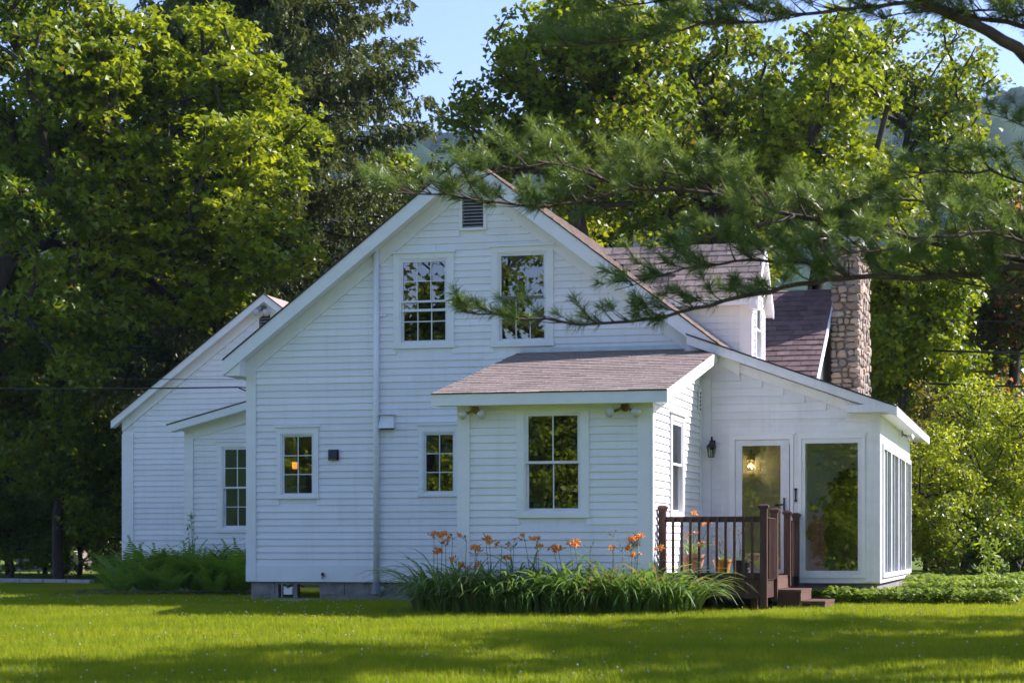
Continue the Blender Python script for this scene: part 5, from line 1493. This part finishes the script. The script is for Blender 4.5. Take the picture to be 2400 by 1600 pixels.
M['grass'] = leafmat('grass_blade', (0.115, 0.195, 0.006), (0.26, 0.30, 0.010), 0.42, (1.9, 1.7, .6), rough=.6, spec=.08, patch=.8, alt=(.30, .27, .09), altf=.08)
M['clover'] = leafmat('clover_flower', (0.5, 0.48, 0.38), (0.62, 0.60, 0.5), 0.2, (1.1, 1.1, 1))
def GP(o): return np.array(WL[o.name])
def strap(c, a, L, w, r, lean=.9, seg=6, droop=1.0):
    """an arching strap leaf as a strip, returned as (2*(seg+1),3)"""
    d = np.array([math.cos(a), math.sin(a), 0]); s = np.array([-d[1], d[0], 0])
    th0 = r.uniform(.95, 1.45); k = r.uniform(1.6, 2.6) * droop
    p = np.array(c, float); V = []
    tw = r.normal(0, .3)
    for i in range(seg + 1):
        t = i / seg
        ww = w * (.75 + .6 * t) * (1 - t ** 3) + .0006
        sv_ = nrm(s + np.array([0, 0, tw * t]))
        V.append(p - sv_ * ww); V.append(p + sv_ * ww)
        th = th0 - k * t ** 1.3
        p = p + (d * math.cos(th) + np.array([0, 0, 1.0]) * math.sin(th)) * L / seg
    return V
def strips(name, lists, seg):
    V = np.array(lists).reshape(-1, 3)
    n = len(lists)
    k = 2 * (seg + 1)
    f = np.array([(2 * i, 2 * i + 1, 2 * i + 3, 2 * i + 2) for i in range(seg)])
    F = (np.arange(n) * k)[:, None, None] + f[None]
    return np_mesh(name, V, F.reshape(-1, 4), True)
def flower_bits(p, s, r, d):
    """six recurved petals opening towards d"""
    d = nrm(np.array(d, float)); u = nrm(np.cross(d, [0.3, .2, 1.0])); w = np.cross(d, u)
    V, F = [], []
    for k in range(6):
        a = k * math.pi / 3 + r.uniform(-.15, .15)
        o = u * math.cos(a) + w * math.sin(a); q = np.cross(d, o)
        wd_ = (.24 if k % 2 else .34) * s
        b = len(V)
        V += [p, p + (d * .45 + o * .28) * s - q * wd_, p + (d * .45 + o * .28) * s + q * wd_, p + (d * .72 + o * .75) * s - q * wd_ * .7, p + (d * .72 + o * .75) * s + q * wd_ * .7, p + (d * .55 + o * 1.05) * s]
        F += [(b, b + 1, b + 2), (b + 1, b + 3, b + 4, b + 2), (b + 3, b + 5, b + 4)]
    return V, F
def lily_clump(x, y, label, nleaf=46, L=.62, seed=0, scapes=(), group='daylily clumps in front of the front room', base=None, parent=None, rad=.17, w=.011):
    r = np.random.default_rng(seed)
    z = gz(x, y) if base is None else base
    e = parent or empty('daylily_clump', (x, y, z), label, 'daylily', group)
    o = np.array((x, y, z))
    LL = []
    for i in range(nleaf):
        a = r.uniform(0, 2 * math.pi); q = rad * math.sqrt(r.uniform(0, 1))
        c = (q * math.cos(a), q * math.sin(a), 0)
        LL.append(np.array(strap(c, a + r.normal(0, .5), L * r.uniform(.65, 1.25), w * r.uniform(.7, 1.2), r)))
    link('foliage', strips('foliage', LL, 6), M['lily_leaf'], e, o)
    for px_, h, nf in scapes:
        # flower stem with buds and open flowers
        tip = o + np.array([px_, r.uniform(-.15, .1), h])
        c0 = o + np.array([px_ * .5, 0, .1])
        mid = (c0 + tip) / 2 + np.array([r.normal(0, .02), r.normal(0, .02), 0])
        st = MB().tube([Vector(c0), Vector(mid), Vector(tip)], [.006, .005, .003], 5)
        fl = []
        for k in range(nf + 3):
            d = np.array([r.normal(0, .8), r.normal(-.35, .6), r.uniform(.35, 1)])
            d = nrm(d)
            j = tip + d * r.uniform(.03, .085)
            st.tube([Vector(tip), Vector(j)], [.003, .002], 4)
            fl.append((j, d))
        so = st.build('flower_stem', M['stem'], e, True)
        for k, (j, d) in enumerate(fl):
            if k < nf:
                V, F = flower_bits(j, r.uniform(.040, .056), r, d + np.array([0, -.5, .1]))
                MB().add([Vector(v) for v in V], F).build('flower', M['lily_flower'], so)
            else:
                ball(MB(), (0, 0, 0), 1, 6)
                MB().tube([Vector(j), Vector(j + d * .025), Vector(j + d * .055)], [.003, .0075, .003], 5).build('bud', M['bud'], so, True)
    return e
# the bed: two rows; stems placed where the photo shows flower heads (photo pixels)
heads = [(1005, 1262, 2), (1012, 1300, 3), (1032, 1258, 3), (1042, 1278, 2), (1058, 1262, 1), (1075, 1318, 1), (1090, 1270, 0), (1098, 1330, 1), (1118, 1300, 1), (1126, 1332, 1), (1140, 1268, 2), (1152, 1275, 1), (1118, 1290, 2), (1175, 1280, 1), (1188, 1312, 1), (1205, 1280, 1), (1195, 1290, 0), (1236, 1268, 2), (1256, 1272, 1), (1262, 1292, 1), (1300, 1292, 2), (1312, 1290, 2), (1340, 1280, 2), (1352, 1280, 1), (1388, 1284, 0), (1436, 1256, 0), (1440, 1292, 1), (1460, 1292, 0), (1482, 1268, 2), (1494, 1264, 2), (1478, 1292, 1), (1494, 1308, 1), (1540, 1292, 1), (1618, 1262, 1), (1640, 1282, 1)]
lab = ['arching daylily clump %s' % s for s in ('at the far left end of the bed', 'second from the left end of the bed', 'below the tallest orange flower cluster', 'just right of the left corner board', 'under the left side of the front room window', 'under the middle of the front room window', 'under the right side of the front room window', 'below the small outlet box', 'below the right corner of the front room', 'in front of the left deck post', 'in front of the deck balusters', 'at the right end of the bed, drooping over the grass')]
clx = np.linspace(.12, 3.45, 12)
sc = [[] for _ in range(12)]
for px, py, nf in heads:
    p = on_y(px, py, -5.05)
    i = int(np.argmin(np.abs(clx - p.x)))
    sc[i].append((p.x - clx[i], p.z - gz(p.x, -5.05), nf + (nf > 0)))
for i, x in enumerate(clx):
    yy = -5.05 + (.30 if i in (0, 11) else 0) + (.15 if i == 10 else 0)
    lily_clump(x, yy, lab[i], 120, .92 * random.uniform(.92, 1.08), 100 + i, sc[i], rad=.28, w=.0175)
for i, x in enumerate(np.linspace(.2, 3.2, 10)):
    lily_clump(x, -4.66, 'daylily clump in the back row against the front room wall, %s from the left' % ORD[i], 70, 1.05, 140 + i, (), 'back row of daylilies', rad=.22, w=.012)
# in pots
lily_clump(3.43, -3.45, '', 34, .42, 171, ((.02, .52, 2), (.20, .42, 2)), base=POTS[0][1], parent=POTS[0][0], rad=.08, w=.010)
lily_clump(3.76, -3.0, '', 12, .22, 172, ((-.03, .2, 1),), base=POTS[1][1], parent=POTS[1][0], rad=.06, w=.007)
lily_clump(4.05, -3.2, '', 10, .28, 173, ((-.03, .36, 1),), base=POTS[2][1], parent=POTS[2][0], rad=.06, w=.007)
lily_clump(4.28, -3.45, '', 14, .26, 174, (), base=POTS[3][1], parent=POTS[3][0], rad=.05, w=.006)

# ---- ferns against the lean-to
def fern(x, y, n, L, seed, label):
    r = np.random.default_rng(seed)
    e = empty('fern_clump', (x, y, gz(x, y)), label, 'fern', 'ferns at the lean-to')
    o = np.array(WL[e.name])
    V, F, b = [], [], 0
    for i in range(n):
        a = r.uniform(0, 2 * math.pi); d = np.array([math.cos(a), math.sin(a), 0]); s = np.array([-d[1], d[0], 0])
        ll = L * r.uniform(.75, 1.15); th0 = r.uniform(.95, 1.4); k = r.uniform(.7, 1.5)
        p = d * r.uniform(.02, .16); ns = 22
        for j in range(ns):
            t = j / ns
            th = th0 - k * t ** 1.4
            dr = d * math.cos(th) + np.array([0, 0, 1.0]) * math.sin(th)
            p = p + dr * ll / ns
            if t > .12:
                w = .17 * ll * math.sin(min(1, t * 1.25) ** .8 * math.pi * .93 + .12) + .012
                for sg in (-1, 1):
                    o2 = nrm(s * sg + dr * .45 + np.array([0, 0, -.18]))
                    h = dr * (ll / ns) * .46
                    V += [p - h * .8, p + h * .8, p + o2 * w * .65 + h * .55, p + o2 * w, p + o2 * w * .65 - h * .6]
                    F.append((b, b + 1, b + 2, b + 3, b + 4)); b += 5
    link('fronds', np_mesh('fronds', np.array(V), np.array(F)), M['fern'], e, o)
fl = ['at the left end of the fern bed', 'second from the left in the fern bed', 'below the annex corner board', 'under the lean-to corner', 'left of the lean-to window', 'under the lean-to window', 'tight against the main house corner']
fx = [on_y(px, 1380, Y).x for px, Y in ((290, 2.6), (345, 3.0), (395, 2.6), (445, 2.9), (490, 2.4), (530, 2.8), (562, 2.3))]
for i, (x, Y) in enumerate(zip(fx, (2.6, 3.0, 2.6, 2.9, 2.4, 2.8, 2.3))):
    fern(x, Y, 26, 1.05, 200 + i, 'green fern clump ' + fl[i])
for i, px in enumerate((320, 372, 420, 468, 512, 555)):
    fern(on_y(px, 1380, 3.6).x, 3.6, 24, 1.15, 220 + i, 'green fern clump in the back row of the fern bed, %s from the left' % ORD[i])
for i, px in enumerate((275, 330, 385, 440, 500, 545)):
    fern(on_y(px, 1380, 1.7).x, 1.75 + .2 * (i % 2), 18, .75, 240 + i, 'low fern clump along the lawn edge of the fern bed, %s from the left' % ORD[i])
# a thin weed against the lean-to corner
r = np.random.default_rng(5)
wx = on_y(449, 1300, 4.2).x
we = empty('tall_weed', (wx, 4.2, -.1), 'thin tall weed rising in front of the lean-to corner', 'weed')
MB().tube([(wx, 4.2, -.1), (wx + .02, 4.2, .7), (wx - .01, 4.2, 1.45)], [.008, .006, .003], 5).build('stem', M['stem'], we)
Pw = np.stack([r.normal(0, .05, 90), r.normal(0, .05, 90), r.uniform(.5, 1.5, 90)], -1)
link('leaves', leaf_mesh('leaves', Pw, r.normal(0, .5, (90, 3)) + [0, -.3, .5], .09, OVAL * [1, .5], r), M['fern'], we, WL[we.name])
wx = on_y(2310, 1300, 5.5).x
we = empty('tall_weed', (wx, 5.5, -.08), 'leafy upright weed behind the groundcover at right', 'weed')
MB().tube([(wx, 5.5, -.1), (wx + .03, 5.5, .4), (wx + .05, 5.5, .95)], [.008, .006, .003], 5).build('stem', M['stem'], we)
Pw = np.stack([r.normal(.03, .12, 130), r.normal(0, .1, 130), r.uniform(.1, .98, 130)], -1)
link('leaves', leaf_mesh('leaves', Pw, r.normal(0, .5, (130, 3)) + [0, -.3, .5], .17, OVAL * [1, .45], r), M['pachy'], we, WL[we.name])

# ---- low groundcover round the sunroom corner
r = np.random.default_rng(8)
pts = []
while len(pts) < 5200:
    x, y = r.uniform(4.55, 8.3), r.uniform(-1.15, 4.6)
    if x < 5.85 and y > -.35: continue
    if x < 5.25 and -2.9 < y < -.75 and x < 4.95: continue
    edge = max(abs(x - 6.3) / 2.0, 0)
    if y < -1.05 + .35 * max(0, x - 6.4) + .25 * mnoise.noise(Vector((x * 1.3, y, 0))): continue
    if x > 7.7 + .5 * mnoise.noise(Vector((y * 1.1, 3, 0))): continue
    hh = .24 + .10 * mnoise.noise(Vector((x * 1.7, y * 1.7, 1))) + (.12 if x > 6.0 and y > 0 else 0)
    pts.append((x, y, gz(x, y) + hh * r.uniform(.35, 1.05)))
pts = np.array(pts)
per = 6
c = np.repeat(pts, per, 0)
a = np.tile(np.arange(per) * 2 * math.pi / per, len(pts)) + np.repeat(r.uniform(0, 6, len(pts)), per)
d = np.stack([np.cos(a), np.sin(a), r.normal(-.1, .25, len(a))], -1)
N = np.stack([np.cos(a) * .35, np.sin(a) * .35, np.ones(len(a))], -1) + r.normal(0, .2, (len(a), 3))
tag(link('groundcover', leaf_mesh('groundcover', c + d * .035, N, .075, OVAL, r, .15, d), M['pachy']), 'low glossy green groundcover round the sunroom corner', 'groundcover', kind='stuff')
MB().add([(4.5, -1.1, gz(5, 0) + .008), (7.9, -.6, gz(5, 0) + .008), (8.0, 4.6, gz(5, 4) + .008), (5.0, 4.6, gz(5, 4) + .008)], [(0, 1, 2, 3)]).add([(-.6, -5.5, gz(0, -5.2) + .012), (4.2, -5.4, gz(0, -5.2) + .012), (4.2, -4.0, gz(0, -4) + .012), (-.6, -4.2, gz(0, -4) + .012)], [(0, 1, 2, 3)]).add([(-9.4, 1.5, gz(0, 2) + .01), (-4.5, 1.2, gz(0, 2) + .01), (-4.5, 4.5, gz(0, 4) + .01), (-10.2, 6, gz(0, 6) + .01)], [(0, 1, 2, 3)]).build('flower_bed', M['soil'])
tag(bpy.data.objects['flower_bed'], kind='structure')

# ---- indoor plants in the sunroom
for x, y, h, s, lab_ in ((4.95, .75, 1.15, 301, 'leafy green houseplant behind the left half of the picture window'), (5.02, 3.0, 1.75, 302, 'tall houseplant further back in the sunroom'), (5.2, 1.6, 1.45, 303, 'lower houseplant behind the right half of the picture window')):
    tree('houseplant', lab_, 'houseplant', (x, y, .332), [((x, y, .332 + h * .62), (.32, .34, h * .42)), ((x, y, .332 + h * .3), (.26, .3, h * .22))], 70, 14, .16, .14, 'leaf_maple', s, .02, .7, shape=OVAL, shell=.1, flat=.06, group='houseplants in the sunroom')

# ---- grass: tufts scattered on the lawn with geometry nodes
tuftcol = bpy.data.collections.new('grass_tufts')
def tuft(seed, n, h, w, spread):
    r = np.random.default_rng(seed)
    LL = []
    for i in range(n):
        a = r.uniform(0, 6.28); q = spread * math.sqrt(r.uniform(0, 1))
        b = r.uniform(0, 6.28)
        d = np.array([math.cos(b), math.sin(b), 0]); s = np.array([-d[1], d[0], 0])
        c = np.array([q * math.cos(a), q * math.sin(a), -.005]); hh = h * r.uniform(.55, 1.2); le = r.uniform(.1, .75)
        V = []
        for t in (0, .55, 1):
            p = c + d * hh * le * t * t + np.array([0, 0, hh * t * (1 - .25 * le * t)])
            ww = w * (1 - t * .92)
            V += [p - s * ww, p + s * ww]
        LL.append(np.array(V))
    return strips('tuft', LL, 2)
def scatter(name, mat, items, density, zone, seed, smin, smax, label, cat):
    """zone mesh carries the points; items are instanced on it"""
    col = bpy.data.collections.new(name + '_items')
    for i, me in enumerate(items):
        me.materials.append(mat)
        o = bpy.data.objects.new(name + '_item', me); col.objects.link(o)
    ng = bpy.data.node_groups.new(name, 'GeometryNodeTree')
    ng.interface.new_socket('Geometry', in_out='INPUT', socket_type='NodeSocketGeometry')
    ng.interface.new_socket('Geometry', in_out='OUTPUT', socket_type='NodeSocketGeometry')
    N = ng.nodes; gi = N.new('NodeGroupInput'); go = N.new('NodeGroupOutput')
    dp_ = N.new('GeometryNodeDistributePointsOnFaces'); dp_.inputs['Density'].default_value = density; dp_.inputs['Seed'].default_value = seed
    at = N.new('GeometryNodeInputNamedAttribute'); at.data_type = 'FLOAT'; at.inputs['Name'].default_value = 'dens'
    mu = N.new('ShaderNodeMath'); mu.operation = 'MULTIPLY'; mu.inputs[1].default_value = density
    ng.links.new(at.outputs['Attribute'], mu.inputs[0]); ng.links.new(mu.outputs[0], dp_.inputs['Density'])
    ci = N.new('GeometryNodeCollectionInfo'); ci.inputs['Collection'].default_value = col; ci.inputs['Separate Children'].default_value = True; ci.inputs['Reset Children'].default_value = True
    io = N.new('GeometryNodeInstanceOnPoints'); io.inputs['Pick Instance'].default_value = True
    rv = N.new('FunctionNodeRandomValue'); rv.data_type = 'FLOAT_VECTOR'; rv.inputs[0].default_value = (-.12, -.12, 0); rv.inputs[1].default_value = (.12, .12, 6.28)
    rs = N.new('FunctionNodeRandomValue'); rs.data_type = 'FLOAT'; rs.inputs[2].default_value = smin; rs.inputs[3].default_value = smax
    ng.links.new(gi.outputs[0], dp_.inputs['Mesh']); ng.links.new(dp_.outputs['Points'], io.inputs['Points'])
    ng.links.new(ci.outputs[0], io.inputs['Instance']); ng.links.new(rv.outputs[0], io.inputs['Rotation']); ng.links.new(rs.outputs[1], io.inputs['Scale'])
    ng.links.new(io.outputs[0], go.inputs[0])
    o = link(name, zone, None)
    md = o.modifiers.new('scatter', 'NODES'); md.node_group = ng
    return tag(o, label, cat, kind='stuff')
def zone(name, x0, x1, y0, y1, st, dens):
    xs, ys = np.arange(x0, x1, st), np.arange(y0, y1, st)
    V = np.array([(x, y, gz(x, y) + 0.015 * math.sin(x * .9 + y * .4) * math.sin(y * .7 - x * .2)) for y in ys for x in xs])
    n = len(xs)
    F = np.array([(j * n + i, j * n + i + 1, (j + 1) * n + i + 1, (j + 1) * n + i) for j in range(len(ys) - 1) for i in range(n - 1)])
    c = V[F].mean(1)
    keep = np.array([dens(x, y) > 0 for x, y, z in c])
    me = np_mesh(name, V, F[keep])
    at = me.attributes.new('dens', 'FLOAT', 'POINT')
    at.data.foreach_set('value', np.array([max(0, dens(x, y)) for x, y, z in V], dtype=np.float32))
    return me
def inview(x, y):
    p = Vector((x, y, 0)) - CAMPOS
    d = -p.x * sT + p.y * cT
    u = (p.x * cT + p.y * sT)
    return d > 11.5 and abs(u) < d * .262 + .6
def blocked(x, y):
    return (-4.4 < x < 3 and .2 < y < 10) or (.4 < x < 3 and -4.35 < y < 1) or (3 < x < 5.7 and -.2 < y < 7) or (3.1 < x < 4.4 and -3.8 < y < 0) or (-10 < x < -4.4 and y > 4.6 and y < 14)
def gd(x, y):
    if not inview(x, y) or blocked(x, y) or y > 20: return 0
    if -10 < x < -4.6 and 2.0 < y < 5: return .1
    if x < -10.5 and y > 10: return 0
    p = Vector((x, y, 0)) - CAMPOS
    d = -p.x * sT + p.y * cT
    return (.75 + .5 * mnoise.noise(Vector((x * .8, y * .8, 0)))) * (1.0 if d < 30 else .55)
scatter('grass', M['grass'], [tuft(400 + i, 16, .042 + .008 * (i % 3), .0026, .055) for i in range(6)], 330, zone('grass', -15, 12, -22, 20, .5, gd), 3, .5, 1.6, 'short mown grass of the sunlit lawn', 'grass')
def clover_mesh(seed):
    r = np.random.default_rng(seed)
    m = ball(MB(), (0, 0, .062), .0085, 7)
    me = bpy.data.meshes.new('clover'); me.from_pydata(m.v, [], m.f); return me
def cd_(x, y):
    if gd(x, y) <= 0 or y > 2: return 0
    return max(0, mnoise.noise(Vector((x * .55, y * .8, 5))) + .12) ** 1.3 * 3
scatter('clover_flowers', M['clover'], [clover_mesh(1)], 7, zone('clover_flowers', -13, 11, -21, 2, .5, cd_), 9, .6, 1.2, 'tiny white clover flowers dotted over the lawn', 'clover')

# ================================================================ summer haze
hz = MB().box(-800, 800, -420, 900, -16, 262).build('haze', None)
hm = bpy.data.materials.new('haze'); hm.use_nodes = True
ht = hm.node_tree; ht.nodes.remove(ht.nodes['Principled BSDF'])
hv_ = ht.nodes.new('ShaderNodeVolumePrincipled')
hv_.inputs['Color'].default_value = (0.48, 0.68, 1.0, 1)
hv_.inputs['Density'].default_value = 0.00012
hv_.inputs['Anisotropy'].default_value = 0.2
ht.links.new(hv_.outputs[0], ht.nodes['Material Output'].inputs['Volume'])
hz.data.materials.append(hm)
tag(hz, 'thin pale summer haze over the valley', 'haze', kind='stuff')
